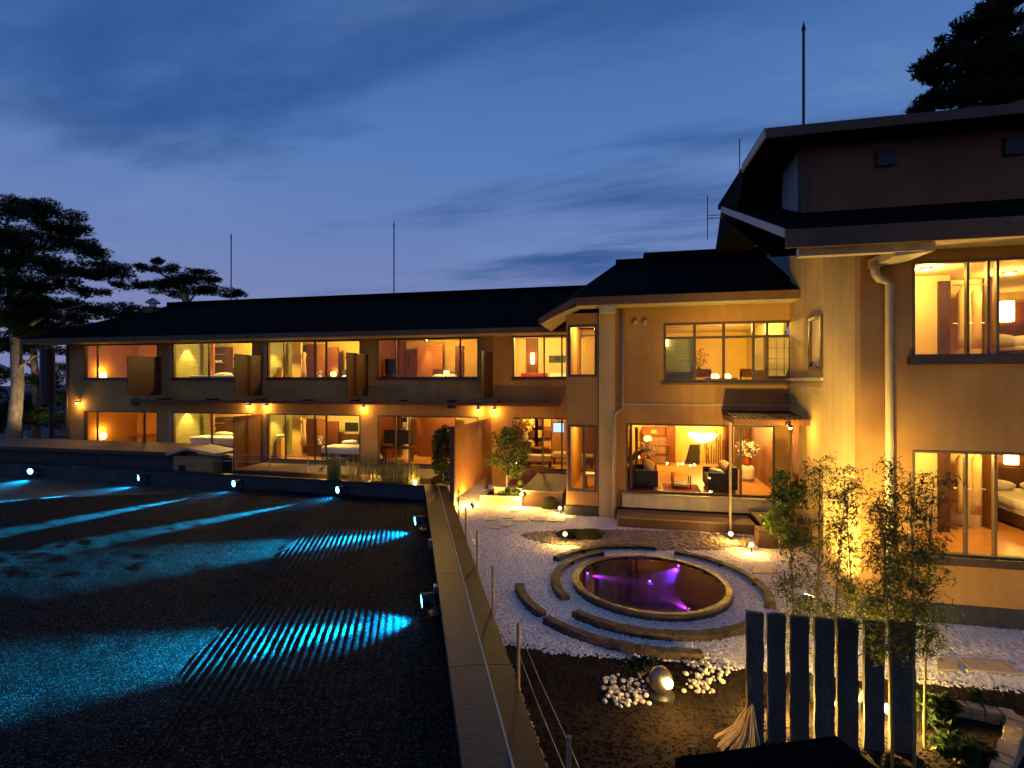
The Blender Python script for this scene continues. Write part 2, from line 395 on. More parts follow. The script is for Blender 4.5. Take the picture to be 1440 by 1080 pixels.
for k in range(40):
    a = 2 * math.pi * k / 40
    band.append((.35 + 3.0 * math.cos(a) * (1 + .05 * math.sin(3 * a)) + r2.uniform(-.08, .08), 13.35 + .42 * math.cos(a) + .78 * math.sin(a) + r2.uniform(-.06, .06)))
tag(scatter('tan_pebbles', (band, .01), 520, .045, 'pebble_tan', 4), 'bed of tan and grey pebbles between pond and timber deck', 'pebbles', kind='stuff')
strip = [tuple(WP(s, OFF_R + .02).xy) for s in (1, 8.6)] + [tuple(WP(s, OFF_R + .16).xy) for s in (8.6, 1)]
tag(scatter('edge_pebbles', (strip, .01), 900, .022, 'pebble_tan', 6), 'narrow line of pebbles along the foot of the coping wall', 'pebbles', kind='stuff')
# raked dark gravel terrace
FARL = [PY(0, 660, 17.0), a1 + Vector((0, .0, 0))]
def far_y(x): return 16.38 + (-6.8 - x) * .034
ss = [-3 + .1 * i for i in range(236)]
ts = [-.0145 * i for i in range(0, 252)]; tt = ts[-1]
while tt > -25: tt -= .13; ts.append(tt)
vs = []; RAKE = 3.5
for s in ss:
    for t_ in ts:
        edge_w = RAKE + .12 * math.sin(s * 1.7) + .06 * math.sin(s * 4.1)
        p = WP(s, OFF_L + .03 + t_)
        z = .012 * mn.noise(Vector((p.x * 2.3, p.y * 2.3, 0))) + .010 * mn.noise(Vector((p.x * 7, p.y * 7, 3)))
        d = -t_
        k = max(0, min(1, (edge_w - d) / .12))
        if d < .5: k *= max(0, (d - .3) / .2)
        zr = .0105 * (math.sin(2 * math.pi * (d + .012 * mn.noise(Vector((s * .6, d * 3, 9)))) / .118)) - .004
        lump = .010 * mn.noise(Vector((p.x * .8, p.y * 1.6, 5))) + .009 * mn.noise(Vector((p.x * 2.4, p.y * 3.2, 1)))
        vs.append((p.x, p.y, -.02 + z + k * zr + (1 - k) * lump))
n_t = len(ts); fs = []
for i in range(len(ss) - 1):
    for j in range(n_t - 1):
        q = (i * n_t + j, i * n_t + j + 1, (i + 1) * n_t + j + 1, (i + 1) * n_t + j)
        x, y, _ = vs[q[0]]
        if y < far_y(x) + .2: fs.append(q)
me = bpy.data.meshes.new('gravel_terrace'); me.from_pydata(vs, [], fs); me.materials.append(M['black_gravel'])
for p in me.polygons: p.use_smooth = True
o = bpy.data.objects.new('gravel_terrace', me); col.objects.link(o); tag(o, kind='structure')
# dividing wall with two-tone coping
tw = thing('coping_wall', 'long low wall with wide flat coping between dark raked terrace and white courtyard', 'wall', WP(5, OFF_M))
def strip_box(mb, s0, s1, t0, t1, z0, z1, zr=None):
    zr = zr if zr is not None else z1
    v = [WP(s, t, z) for s in (s0, s1) for t, z in ((t0, z0), (t1, z0), (t1, zr), (t0, z1))]
    return mb.add(v, [(0, 1, 2, 3), (7, 6, 5, 4), (0, 4, 5, 1), (1, 5, 6, 2), (2, 6, 7, 3), (3, 7, 4, 0)])
strip_box(MB(), -3, S_FAR, OFF_L + .05, OFF_R - .03, -.1, .44).build('wall_core', 'wall_low', tw)
s = -3.
while s < S_FAR - .5:
    e = min(s + 3.1, S_FAR + .04)
    strip_box(MB(), s + .002, e - .002, OFF_L, OFF_M - .012, .44, .50).build('coping_slab', 'coping', tw, .006)
    strip_box(MB(), s + .002, e - .002, OFF_M + .012, OFF_R, .41, .492, .455).build('coping_sheet', 'coping_sheet', tw, .005)
    s = e
strip_box(MB(), -3, S_FAR, OFF_M - .012, OFF_M + .012, .42, .507).build('coping_seam', 'trim_light', tw)
for px, py in ((605, 718), (613, 802)):            # small bracket boxes on the terrace face
    s_, k = s_at_px(px, OFF_L - .02)
    strip_box(MB(), s_ - .08, s_ + .08, OFF_L - .06, OFF_L + .05, .22, .4).build('bracket', 'metal_grey', tw, .01)
# far wall of the terrace
cF = WP(S_FAR, OFF_L)
fw = thing('terrace_end_wall', 'low dark wall closing the raked terrace in front of the guest rooms', 'wall', cF)
x0 = cF.x + .3
for k in range(9):
    x1 = x0 - 2.4; ya, yb = far_y(x0), far_y(x1)
    MB().slab([(x0 - .003, ya, .42), (x0 - .003, ya + .16, .42), (x1 + .003, yb + .16, .42), (x1 + .003, yb, .42)], .55).build('wall_panel', 'wall_low', fw)
    MB().slab([(x0 - .003, ya - .03, .47), (x0 - .003, ya + .22, .47), (x1 + .003, yb + .22, .47), (x1 + .003, yb - .03, .47)], .05).build('coping_slab', 'coping', fw)
    x0 = x1
# wire fence beside the wall
fence = thing('wire_fence', 'slim wooden stakes strung with wire along the coping wall', 'fence', WP(8, OFF_R + .05))
tops = []
for px, py in ((645, 683), (655, 703), (671, 735), (693, 780), (729, 850), (800, 990)):
    s_, k = s_at_px(px, OFF_R + .04); z = EYE - (py - HOR) / FPX * k
    z = max(.95, min(1.1, z)); b_ = WP(s_, OFF_R + .04, -.05)
    MB().tube([b_, b_ + Vector((0, 0, z + .05))], .022, 8).build('stake', 'stake_wood', fence); tops.append((s_, z))
tops.append((tops[-1][0] - 2.5, tops[-1][1]))
b_ = WP(tops[-1][0], OFF_R + .04, -.05); MB().tube([b_, b_ + Vector((0, 0, 1.1))], .022, 8).build('stake', 'stake_wood', fence)
for dz in (.06, .35):
    for (sa, za), (sb_, zb) in zip(tops, tops[1:]):
        p, q = WP(sa, OFF_R + .04, za - dz), WP(sb_, OFF_R + .04, zb - dz)
        mid = (p + q) / 2 - Vector((0, 0, .03)); MB().tube([p, mid, q], .003, 4).build('wire', 'metal_grey', fence)
# ------------------------------------------------------------------ blue projectors
def projector(lens, target, power, label, angle=17, group='blue projectors round the raked terrace', near=False):
    lens = Vector(lens); d = (Vector(target) - lens).normalized(); base = lens - d * .22
    th = thing('projector_lamp', label, 'projector', (base.x, base.y, 0), group)
    side = d.cross(Vector((0, 0, 1))).normalized(); up = side.cross(d)
    q = Matrix((side, up, -d)).transposed().to_4x4()
    def place(mb): mb.v = [tuple(base + q.to_3x3() @ (Vector((v[0] * 1.3, v[1] * 1.3, v[2])) if v[2] <= 0 else Vector(v))) for v in mb.v]; return mb
    place(MB().lathe((0, 0, 0), [(0, .10), (.07, .09), (.09, 0), (.095, -.17), (.105, -.185), (.105, -.215), (.09, -.215), (.085, -.19), (0, -.19)], 20)).build('housing', 'metal_dark', th, smooth=False)
    place(MB().lathe((0, 0, 0), [(0, -.20), (.088, -.20), (.088, -.205), (0, -.212)], 20)).build('lens', 'lens_blue', th)
    for e in (-1, 1):
        place(MB().box(.09 * e, .125 * e, -.02, .02, -.07, .01)).build('pivot', 'metal_grey', th)
        MB().tube([base + side * .118 * e, (base.x + side.x * .1 * e, base.y + side.y * .1 * e, .04)], .012, 6).build('bracket_arm', 'metal_grey', th)
    MB().obox((base.x, base.y, 0), side.xy.to_3d().normalized(), Vector((-side.y, side.x, 0)).normalized(), .13, .08, -.06, .045).build('foot_plate', 'metal_dark', th)
    light(th, 'SPOT', lens + d * .01, power, (.0, .46, .92), .05, target, angle, 1.)
    light(th, 'SPOT', lens + d * .01, power * (.05 if near else .005), (.0, .40, 1.), .05, lens + d + Vector((0, 0, -.42)), 76, 1.)  # auxiliary spot added to brighten the ground just ahead of the projector
far = [((42, 655), (-50, 690), 'end wall, under the pine'), ((194, 662), (-60, 712), 'end wall, in front of the low shed roof'),
       ((328, 680), (-60, 760), 'end wall, in front of the tall red screen'), ((474, 688), (60, 775), 'end wall, in front of the reeds')]
for (lp, tp, words) in far:
    x = PY(lp[0], lp[1], 17).x; l_ = PY(lp[0], lp[1], far_y(x) - .35); l_.z = .21
    projector(l_, G(*tp), 110000, 'glowing blue projector at the terrace ' + words, 13)
for px, pz, tp, words in ((583, .27, (-80, 822), 'by the far stretch of the coping wall'), (592, .27, (-60, 965), 'by the near stretch of the coping wall')):
    l_ = G(px, 747 if px < 590 else 868); l_.z = pz
    l2 = G(*tp); projector(l_, l_.xy.to_3d().lerp(Vector((l2.x, l2.y, 0)), min(1, 4.2 / (l2 - l_).length)), 70000, 'side-on blue projector lighting raked ridges ' + words, 30, near=True)
# ================================================================== GUEST WING (long two-storey wing)
YL = 19.2
def xl(px, Y=YL): return PY(px, HOR, Y).x
gw = thing('guest_wing', 'long two storey guest wing with dark roof and five lit rooms on each floor', 'building', (xl(450), YL, 0))
LW = [(118, 222), (243, 356), (376, 507), (531, 673), (721, 880)]
WX = [(xl(a), xl(b)) for a, b in LW]
PART = [xl(95), xl(232), xl(366), xl(519), xl(697), -.6]
ZU0, ZU1, ZL1 = 4.15, 5.75, 2.64
ZLB = [1.15, 1.15, .66, .66, .66]
FLO, FUP, CLO, CUP = .6, 3.62, 2.95, 5.95
ops = [(a, b, ZU0, ZU1) for a, b in WX] + [(a, b, ZLB[i], ZL1) for i, (a, b) in enumerate(WX)]
wall_y(MB(), PART[0], -.6, 0, 5.95, YL, YL + .2, ops).build('front_wall', 'plaster', gw)
box(PART[0], PART[0] + .2, YL + .2, 27, 0, 5.95).build('end_wall', 'plaster', gw)
box(PART[0], 4, 26.8, 27, 0, 5.95).build('rear_wall', 'plaster', gw)
YB = [22.6, 22.2, 22.4, 22.6, 22.8]
LEFTM = [('orange_wall', 'orange_wall'), ('stone_stripe', 'stone_stripe'), ('stone_stripe', 'stone_stripe'), ('wood_red', 'wood_red'), ('cream', 'wood_red')]
BACKM = [('orange_wall', 'orange_wall'), ('yellow_wall', 'yellow_wall'), ('yellow_wall', 'cream'), ('yellow_wall', 'cream'), ('cream', 'wood_red')]
for i in range(5):
    a, b = PART[i] + .1, PART[i + 1] - .1
    for lv, (z0, z1) in enumerate(((FUP, CUP), (FLO, CLO))):
        box(a, b, YL + .2, YB[i], z0 - .12, z0).build('room_floor', 'wood_floor', gw)
        box(a, b, YL + .2, YB[i], z1, z1 + .06).build('room_ceiling', 'ceiling', gw)
        box(a, b, YB[i], YB[i] + .1, z0 - .12, z1 + .06).build('room_back_wall', BACKM[i][lv], gw)
        box(a - .1 if i else a + .14, a if i else a + .101, YL + .2, YB[i] + .1, z0 - .12, z1 + .06).build('room_partition', LEFTM[i][lv], gw)
        box(b, b + .1, YL + .2, YB[i] + .1, z0 - .12, z1 + .06).build('room_partition', 'cream', gw)
# windows
MU = [[(136,), (136, 202)], [(293,), (297,)], [(399, 442, 458), (401, 442, 458)], [(556, 647), (556, 575)], [(765, 790), (763, 790)]]
for i, (a, b) in enumerate(WX):
    window_y(gw, a, b, ZU0, ZU1, YL + .02, [xl(p) for p in MU[i][0]])
    window_y(gw, a, b, ZLB[i], ZL1, YL + .02, [xl(p) for p in MU[i][1]])
    box(a - .06, b + .06, YL - .07, YL - .01, ZU0 - .07, ZU0 - .004).build('sill', 'frame_brown', gw)
for i in (1, 2): box(WX[i][0] - .16, WX[i][0] - .03, YL - .05, YL - .002, ZU0, ZU1).build('shutter_rail', 'frame_light', gw)
for i in (1, 2): box(WX[i][0] - .16, WX[i][0] - .03, YL - .05, YL - .002, ZLB[i], ZL1).build('shutter_rail', 'frame_light', gw)
# roof
EY, EZ, RY, RZ = 18.15, 5.98, 23., 8.15
xr0, xr1 = xl(30, EY), xl(240, RY)
rf = MB().slab([(xr0, EY, EZ), (3, EY, EZ), (3, RY, RZ), (xr1, RY, RZ)], .13).slab([(xr0, EY, EZ), (xr1, RY, RZ), (xr0, 27.9, EZ)], .13).slab([(3, RY, RZ), (3, 27.9, EZ), (xr0, 27.9, EZ), (xr1, RY, RZ)], .13).build('roof', 'roof', gw)
box(xr1 - .1, 3, RY - .16, RY + .16, RZ - .08, RZ + .14).build('ridge_cap', 'roof', rf)
box(xr0, -1.8, EY - .03, EY + .0, EZ - .20, EZ - .005).build('fascia_board', 'fascia', gw)
box(xr0 + .05, -1.8, EY + .0, YL - .0, EZ - .215, EZ - .19).build('soffit', 'trim_light', gw)
c_ = PY(215, 432, 22.); box(c_.x - .3, c_.x + .3, 21.7, 22.3, 6.9, c_.z).build('chimney', 'fascia', gw)
MB().tube([(c_.x, 22, c_.z), (c_.x, 22, c_.z + .25)], .16, 12).lathe((c_.x, 22, c_.z + .2), [(.0, .3), (.1, .25), (.34, .05), (.34, .0), (0, 0)], 12).build('chimney_cowl', 'metal_grey', gw)
# cable rail band, brackets, vents
zb = 3.16
box(xl(205), xl(790), 18.55, 18.62, zb - .06, zb + .06).build('canopy_rail', 'wood_red', gw)
box(xl(205), xl(790), 18.62, YL - .002, zb + .0, zb + .035).build('canopy_shelf', 'plaster', gw)
k = 0
for px in range(240, 780, 66): box(xl(px), xl(px) + .08, 18.5, YL - .002, zb + .036, zb + .12).build('canopy_bracket', 'frame_brown', gw)
for px, py in ((192, 565), (636, 568)):
    p = PY(px, py, YL); box(p.x - .16, p.x + .16, YL - .14, YL - .002, p.z - .16, p.z + .16).build('vent_box', 'black', gw)
for px in (97, 866):
    p = xl(px); MB().tube([(p, YL - .08, 0), (p, YL - .08, 5.75)], .05, 8).build('downpipe', 'frame_brown', gw)
# privacy screens of upright boards between rooms
def screen(xb, y0, y1, z0, z1, n, label, m='wood_dark', lean=0., group=None):
    th = thing('privacy_screen', label, 'screen', (xb, (y0 + y1) / 2, z0), group)
    dx = lean * (y1 - y0) / n
    for k in range(n):
        ya, yb = y0 + (y1 - y0) * k / n, y0 + (y1 - y0) * (k + 1) / n
        xx = xb + lean * (ya - y1)
        MB().slab([(xx - .02, ya + .004, z1), (xx + .02, ya + .004, z1), (xx + .02 + dx, yb - .004, z1), (xx - .02 + dx, yb - .004, z1)], z1 - z0).build('board', m, th)
    for z in (z0 + .2, z1 - .2):
        MB().slab([(xb - .06 + lean * (y0 - y1), y0, z + .04), (xb - .022 + lean * (y0 - y1), y0, z + .04), (xb - .022, y1, z + .04), (xb - .06, y1, z + .04)], .08).build('rail', 'wood_dark', th)
    return th
for (pb, words) in ((228, 'upper windows of the first and second room from the pine'), (370, 'upper windows of the second and third room from the pine'), (518, 'upper windows of the third and fourth room from the pine'), (693, 'upper windows of the fourth room and the sofa room')):
    screen(xl(pb), 17.55, YL - .05, 3.42, 5.12, 8, 'dark board screen hung between ' + words, 'wood_dark', group='hung board screens')
screen(xl(370), 17.5, YL - .05, .25, 2.62, 9, 'tall reddish board screen standing on the deck below two wall lamps', 'wood_red')
gate = screen(xl(691), 14.7, YL - .1, .45, 2.62, 14, 'orange timber screen lit from its foot beside the planter tree', 'wood_gate')
MB().box(xl(691) - .07, xl(691) + .07, 14.62, 14.74, .0, 2.66).build('post', 'wood_dark', gate)
MB().box(xl(691) - .06, xl(691) + .06, 18.4, 18.52, .0, .45).build('post', 'wood_dark', gate)
# wall lamps
def wall_lamp(p, label, power=9, group='small star-like wall lamps', aim=None, cat='wall lamp'):
    th = thing('wall_lamp', label, cat, p, group); p = Vector(p)
    MB().lathe(p + Vector((0, .0, 0)), [(0, 0), (.06, 0), (.06, -.025), (0, -.025)], 12, 'y').build('back_plate', 'metal_dark', th)
    MB().tube([p + Vector((0, -.02, 0)), p + Vector((0, -.12, .03)), p + Vector((0, -.17, -.0))], .014, 6).build('arm', 'metal_dark', th)
    MB().lathe(p + Vector((0, -.17, 0)), [(0, .03), (.03, .02), (.065, -.05), (.06, -.05), (.0, .0)], 14).build('hood', 'metal_dark', th)
    MB().ball(p + Vector((0, -.17, -.05)), .042, n=10).build('bulb', 'bulb_warm', th, smooth=True)
    light(th, 'POINT', p + Vector((0, -.17, -.11)), power, r=.05)
for px, py, words in ((113, 568, 'at the corner of the guest wing by the pine'), (352, 572, 'over the tall reddish screen, on its pine side'), (376, 572, 'over the tall reddish screen, on its door side'),
                      (512, 574, 'on the pier between the bed room and the reeds'), (673, 577, 'over the orange timber screen, on its shrub side'), (696, 577, 'over the orange timber screen, on its tree side')):
    p = PY(px, py - 3, YL - .0); wall_lamp((p.x, YL - .003, p.z), 'small bright lamp ' + words, 36)
# decks in front of the ground floor rooms
def plank_deck(name, label, x0, x1, y0, y1, z, n, m='deck', skirt=True, along='x'):
    th = thing(name, label, 'deck', ((x0 + x1) / 2, (y0 + y1) / 2, 0))
    for k in range(n):
        if along == 'x':
            a, b = y0 + (y1 - y0) * k / n, y0 + (y1 - y0) * (k + 1) / n; mb = box(x0, x1, a + .004, b - .004, z - .04, z)
        else:
            a, b = x0 + (x1 - x0) * k / n, x0 + (x1 - x0) * (k + 1) / n; mb = box(a + .004, b - .004, y0, y1, z - .04, z)
        mb.build('plank', m, th)
    if skirt:
        box(x0 + .04, x1 - .04, y0 + .05, y0 + .09, 0, z - .042).build('skirt_board', 'wood_dark', th)
        box(x0 + .04, x1 - .04, y1 - .09, y1 - .05, 0, z - .042).build('bearer', 'wood_dark', th)
    return th
plank_deck('timber_deck', 'weathered plank deck outside the room with the white bed', xl(372) + .1, xl(700) - 2.0, 17.3, YL - .06, .55, 12)
plank_deck('timber_step', 'low timber step between terrace end wall and plank deck', xl(415), xl(520), 16.95, 17.28, .34, 3)
plank_deck('timber_deck', 'short timber deck running from the sofa room to the corner door', -3.3, -1.95, 16.0, YL - .06, .55, 10, along='y')
plank_deck('timber_deck', 'dark plank deck behind the low shed roof', xl(236), xl(366), 17.9, YL - .06, .9, 8)
# rail in front of the deck
rl = thing('glass_rail', 'thin metal handrail on posts along the plank deck', 'railing', (xl(380), 17.4, .55))
for px in (375, 420, 470, 520): MB().tube([(xl(px), 17.4, .5), (xl(px), 17.4, 1.12)], .014, 6).build('post', 'metal_grey', rl)
for z in (.85, 1.12): MB().tube([(xl(375), 17.4, z), (xl(520), 17.4, z)], .014, 6).build('handrail', 'metal_grey', rl)
r3 = thing('pipe_rail', 'short pipe handrail between the little gabled hut and the red screen', 'railing', (xl(290), 17.4, 0))
xa, xb = PY(266, 660, 17.4).x, PY(327, 660, 17.4).x
for x in (xa, xb): MB().tube([(x, 17.4, 0), (x, 17.4, .98)], .016, 6).build('post', 'metal_grey', r3)
for z in (.75, .97): MB().tube([(xa, 17.4, z), (xb, 17.4, z + .12)], .014, 6).build('handrail', 'metal_grey', r3)
# strip light lens under the deck edge
st = thing('step_light', 'warm strip lamp under the low timber step', 'strip lamp', (xl(450), 16.9, .2))
box(PY(412, 670, 16.94).x, PY(470, 670, 16.94).x, 16.925, 16.945, .12, .17).build('diffuser', 'strip_warm', st)
light(st, 'AREA', (PY(440, 670, 16.8).x, 16.7, .45), 10, target=(PY(440, 670, 16.8).x, 17.2, .25), size=.6)
# low shed roof and small hut between terrace and guest wing
sh = thing('low_shed', 'low shed with flat dark board roof behind the terrace end wall', 'shed', (xl(140), 17.9, 0))
xa, xb = PY(-20, 625, 17.8).x, PY(262, 635, 17.8).x
box(xa, xb - .2, 17.75, 18.6, 0, 1.02).build('wall', 'wall_low', sh)
n = 14
for k in range(n):
    a, b = xa + (xb - xa) * k / n, xa + (xb - xa) * (k + 1) / n
    MB().slab([(a + .01, 17.5, 1.10), (b - .01, 17.5, 1.10), (b - .01, 18.85, 1.3), (a + .01, 18.85, 1.3)], .05).build('roof_board', 'deck', sh)
box(xa, xb, 17.46, 17.495, .95, 1.09).build('fascia', 'wood_dark', sh)
ht = thing('gabled_hut', 'tiny hut with pale gable beside the low shed', 'hut', (xl(270), 17.6, 0))
p0, p1, p2 = PY(235, 641, 17.3), PY(262, 633, 17.3), PY(303, 641, 17.3)
box(PY(244, 650, 17.4).x, PY(298, 650, 17.4).x, 17.4, 18.3, 0, p0.z - .02).build('wall', 'plaster', ht)
for q0, q1 in ((p0, p1), (p1, p2)):
    MB().slab([(q0.x, 17.25, q0.z + .1), (q1.x, 17.25, q1.z + .1), (q1.x, 18.5, q1.z + .1), (q0.x, 18.5, q0.z + .1)], .09).build('roof_slope', 'trim_light', ht)
q = PY(256, 658, 17.4); box(q.x - .14, q.x + .14, 17.36, 17.398, q.z - .12, q.z + .12).build('vent', 'black', ht)
# ================================================================== LOUNGE WING
YC = 15.55
def xc(px, Y=YC): return PY(px, HOR, Y).x
lw = thing('lounge_wing', 'two storey middle wing with corner bay, hip roof and wide lounge window', 'building', (1.5, YC, 0))
bx0, bx1 = xc(797), xc(842)
lu = face_y(933, 1115, 449, 537, YC); ll = face_y(880, 1090, 600, 697, YC)
ll = (ll[0], ll[1], .74, 2.78); lu = (lu[0], lu[1], 4.0, 5.72)
bu = (bx0 + .06, bx1 - .04, 4.15, 5.72); bl = (bx0 + .06, bx1 - .04, .72, 2.72)
wall_y(MB(), bx0, bx1 + .0, .3, 6.05, YC - .16, YC + .05, [bu, bl]).build('bay_wall', 'plaster', lw)
wall_y(MB(), bx1, 4.4, .3, 6.5, YC, YC + .2, [lu, ll]).build('front_wall', 'plaster', lw)
box(bx0, bx0 + .12, YC + .05, YL - .01, .3, 5.9).build('bay_side_wall', 'plaster', lw)
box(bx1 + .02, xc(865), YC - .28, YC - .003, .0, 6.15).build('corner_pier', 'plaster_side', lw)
box(bx0 - .05, bx1 + .02, YC - .24, YC + .1, .0, .296).build('plinth', 'wall_low', lw)
box(bx1 + .03, 4.4, YC - .02, YC + .15, .0, .296).build('plinth', 'wall_low', lw)
box(bx1 + .3, 4.39, YC - .035, YC - .003, 3.32, 3.36).build('string_course', 'trim_light', lw)
for (x0, x1, z0, z1), mu in ((bu, ()), (bl, (xc(822),))): window_y(lw, x0, x1, z0, z1, YC - .14, mu, fr=.075)
window_y(lw, *lu, YC + .03, [xc(977), xc(1018), xc(1060), xc(1079)], [5.28], fr=.07)
window_y(lw, *ll, YC + .03, [xc(1042)], fr=.06)
box(lu[0] - .06, lu[1] + .04, YC - .06, YC - .002, 3.92, 3.995).build('sill', 'frame_brown', lw)
# jamb boards between upper panes are the shoji leaf
sj = thing('shoji_leaf', 'white paper shoji leaf at the side of the upper window', 'shoji', (xc(1098), YC + .2, 4))
a, b = xc(1081, YC + .2), xc(1114, YC + .2)
box(a, b, YC + .22, YC + .23, 4.05, 5.25).build('paper', 'cream', sj)
for k in range(4): box(a + (b - a) * k / 3 - .008, a + (b - a) * k / 3 + .008, YC + .2, YC + .219, 4.05, 5.25).build('stile', 'frame_light', sj)
for k in range(5): box(a, b, YC + .194, YC + .199, 4.05 + .3 * k - .006, 4.05 + .3 * k + .006).build('rail', 'frame_light', sj)
# roof
EY2, EZ2, RY2, RZ2 = 14.7, 6.42, 18.5, 8.2
hx = PY(868, 370, RY2).x
A = (PY(808, 418, EY2).x, EY2, EZ2); B = (4.55, EY2, EZ2); Cc = (4.55, RY2, RZ2); Dd = (hx, RY2, RZ2)
lo = PY(758, 456, EY2)
r_ = MB().slab([A, B, Cc, Dd], .14).build('roof', 'roof', lw)
MB().slab([(lo.x, EY2, 5.86), A, Dd, (lo.x, 19.2, 5.95)], .12).build('roof_slope', 'roof', lw)
MB().slab([Dd, Cc, (4.55, 22.5, 6.4), (-2.6, 22.5, 6.4)], .12).build('rear_slope', 'roof', lw)
box(hx - .05, 4.55, RY2 - .15, RY2 + .15, RZ2 - .05, RZ2 + .1).build('ridge_cap', 'roof', r_)
box(PY(905, 360, RY2).x, 4.55, RY2 - .1, RY2 + .6, RZ2 + .101, RZ2 + .3).build('ridge_box', 'roof', r_)
box(A[0] + .02, 4.54, EY2 - .035, EY2 - .002, EZ2 - .24, EZ2 - .01).build('fascia_board', 'fascia', lw)
box(A[0] + .1, 4.39, EY2, YC - .17, EZ2 - .25, EZ2 - .225).build('soffit', 'trim_light', lw)
MB().slab([(lo.x, EY2 - .03, 5.85), (lo.x, EY2 - .002, 5.85), (A[0], EY2 - .002, EZ2 - .01), (A[0], EY2 - .03, EZ2 - .01)], .2).build('verge_board', 'fascia', lw)
MB().slab([(lo.x, EY2, 5.72), (A[0] + .15, EY2, EZ2 - .20), (A[0] + .15, YC - .17, EZ2 - .2), (lo.x, YC + 1.6, 5.72)], .02).build('verge_soffit', 'trim_light', lw)
box(bx1 + .06, xc(866), EY2 + .05, YC - .29, 5.98, 6.16).build('beam_end', 'trim_light', lw)
x = xc(876)
MB().tube([(x, YC - .1, 6.1), (x, YC - .1, 3.35), (x - .02, YC - .12, 3.2), (x - .22, YC - .36, 3.08), (x - .24, YC - .38, 2.95), (x - .24, YC - .38, .05)], .055, 10).build('downpipe', 'pipe_paint', lw, smooth=True)
for px in (893, 907):
    p = PY(px, 453, YC); MB().ball((p.x, YC - .02, p.z), .095, .11, .1, 14).build('vent_hood', 'pipe_paint', lw, smooth=True)
# lounge interior
LX0, LX1, LYB, LF, LC = ll[0] - .35, 4.3, 22.3, .72, 2.95
for k in range(22):
    a, b = YC + .2 + (LYB - YC - .2) * k / 22, YC + .2 + (LYB - YC - .2) * (k + 1) / 22
    box(LX0, LX1, a, b - .004, LF - .05, LF).build('floor_board', 'wood_floor', lw)
box(LX0, LX1, YC + .2, LYB, LC, LC + .06).build('room_ceiling', 'wood_gate', lw)
box(LX0, LX1, LYB, LYB + .1, LF - .05, LC).build('room_back_wall', 'yellow_wall', lw)
box(LX0 - .1, LX0, YC + .2, LYB, LF - .05, LC).build('room_partition', 'yellow_wall', lw)
box(LX1, LX1 + .08, YC + .2, LYB, LF - .05, LC).build('room_partition', 'wood_red', lw)
rbox(893, 897, 601, 690, YC + .9, .1, 'interior_post', 'wood_red', lw)
for a_, b_ in ((938, 950), (1020, 1032)): rbox(a_, b_, 600, 650, LYB - .5, .48, 'wall_panel', 'wood_red', lw)
rbox(905, 938, 600, 650, LYB - .4, .38, 'wall_panel', 'deck', lw)
rbox(1032, 1046, 601, 660, LYB - 2.2, .1, 'wall_panel', 'deck', lw)
for a_, b_ in ((1047, 1060), (1061, 1067), (1072, 1088)): rbox(a_, b_, 601, 667 if a_ > 1060 else 660, LYB - 2.6, .1, 'wall_panel', 'wood_red', lw)
rbox(1068, 1071, 603, 664, LYB - 2.55, .05, 'light_slot', 'bulb_soft', lw)
# upper room interior
UF = 3.72
box(lu[0] - .5, 4.3, YC + .2, 20.3, UF - .1, UF).build('room_floor', 'tatami', lw)
box(lu[0] - .5, 4.3, YC + .2, 20.3, 5.86, 5.92).build('room_ceiling', 'ceiling', lw)
box(lu[0] - .5, 4.3, 20.3, 20.4, UF - .1, 5.92).build('room_back_wall', 'yellow_wall', lw)
box(lu[0] - .6, lu[0] - .5, YC + .2, 20.4, UF - .1, 5.92).build('room_partition', 'yellow_wall', lw)
box(4.3, 4.38, YC + .2, 20.4, UF - .1, 5.92).build('room_partition', 'cream', lw)
rbox(935, 978, 474, 540, YC + .5, .05, 'fusuma_panel', 'stone_stripe', lw)
rbox(1062, 1079, 474, 540, YC + .6, .05, 'fusuma_panel', 'cream', lw)
# bay rooms behind the narrow windows
for z0, z1, m_ in ((3.62, 5.9, 'yellow_wall'), (.62, 2.95, 'wood_red')):
    box(bx0 + .12, bx1 + .9, YC + .05, YL - .01, z0 - .1, z0).build('room_floor', 'wood_floor', lw)
    box(bx0 + .12, bx1 + .9, YC + .05, YL - .01, z1, z1 + .05).build('room_ceiling', 'ceiling', lw)
    box(bx1 + .9, bx1 + .98, YC + .2, YL - .01, z0 - .1, z1).build('room_partition', m_, lw)
    box(bx0 + .12, bx1 + .9, YL + 1.9, YL + 2., z0 - .1, z1).build('room_back_wall', m_, lw)
# deck, sill bench and pergola
box(ll[0] - .1, xc(1085), YC - .22, YC - .04, .34, .71).build('sill_skirt', 'trim_light', lw)
box(ll[0] - .12, xc(1092), YC - .26, YC - .03, .712, .745).build('threshold', 'frame_light', lw)
plank_deck('lounge_deck', 'dark timber deck along the foot of the lounge window', xc(868) - .0, 3.25, 14.35, YC - .28, .30, 9)
plank_deck('lounge_deck', 'lighter raised timber deck under the pergola', 3.27, 4.38, 13.9, YC - .28, .46, 9, along='y')
pg = thing('pergola', 'small pergola with ribbed dark roof beside the lit side wall', 'pergola', (3.6, 14.6, 0))
pa, pb = PY(1032, 590, 13.9).x, 4.38
box(pa, pb, 13.9, 13.97, 2.92, 3.06).build('front_beam', 'wood_red', pg)
box(pa, pb, 15.4, 15.48, 2.98, 3.12).build('rear_beam', 'wood_red', pg)
box(pa - .005, pa + .08, 13.975, 15.395, 2.94, 3.08).build('side_beam', 'wood_gate', pg)
n = 15
for k in range(n):
    x = pa + (pb - pa) * (k + .1) / n
    MB().slab([(x, 13.8, 3.10), (x + .07, 13.8, 3.10), (x + .07, 15.5, 3.2), (x, 15.5, 3.2)], .03).build('slat', 'wood_dark', pg)
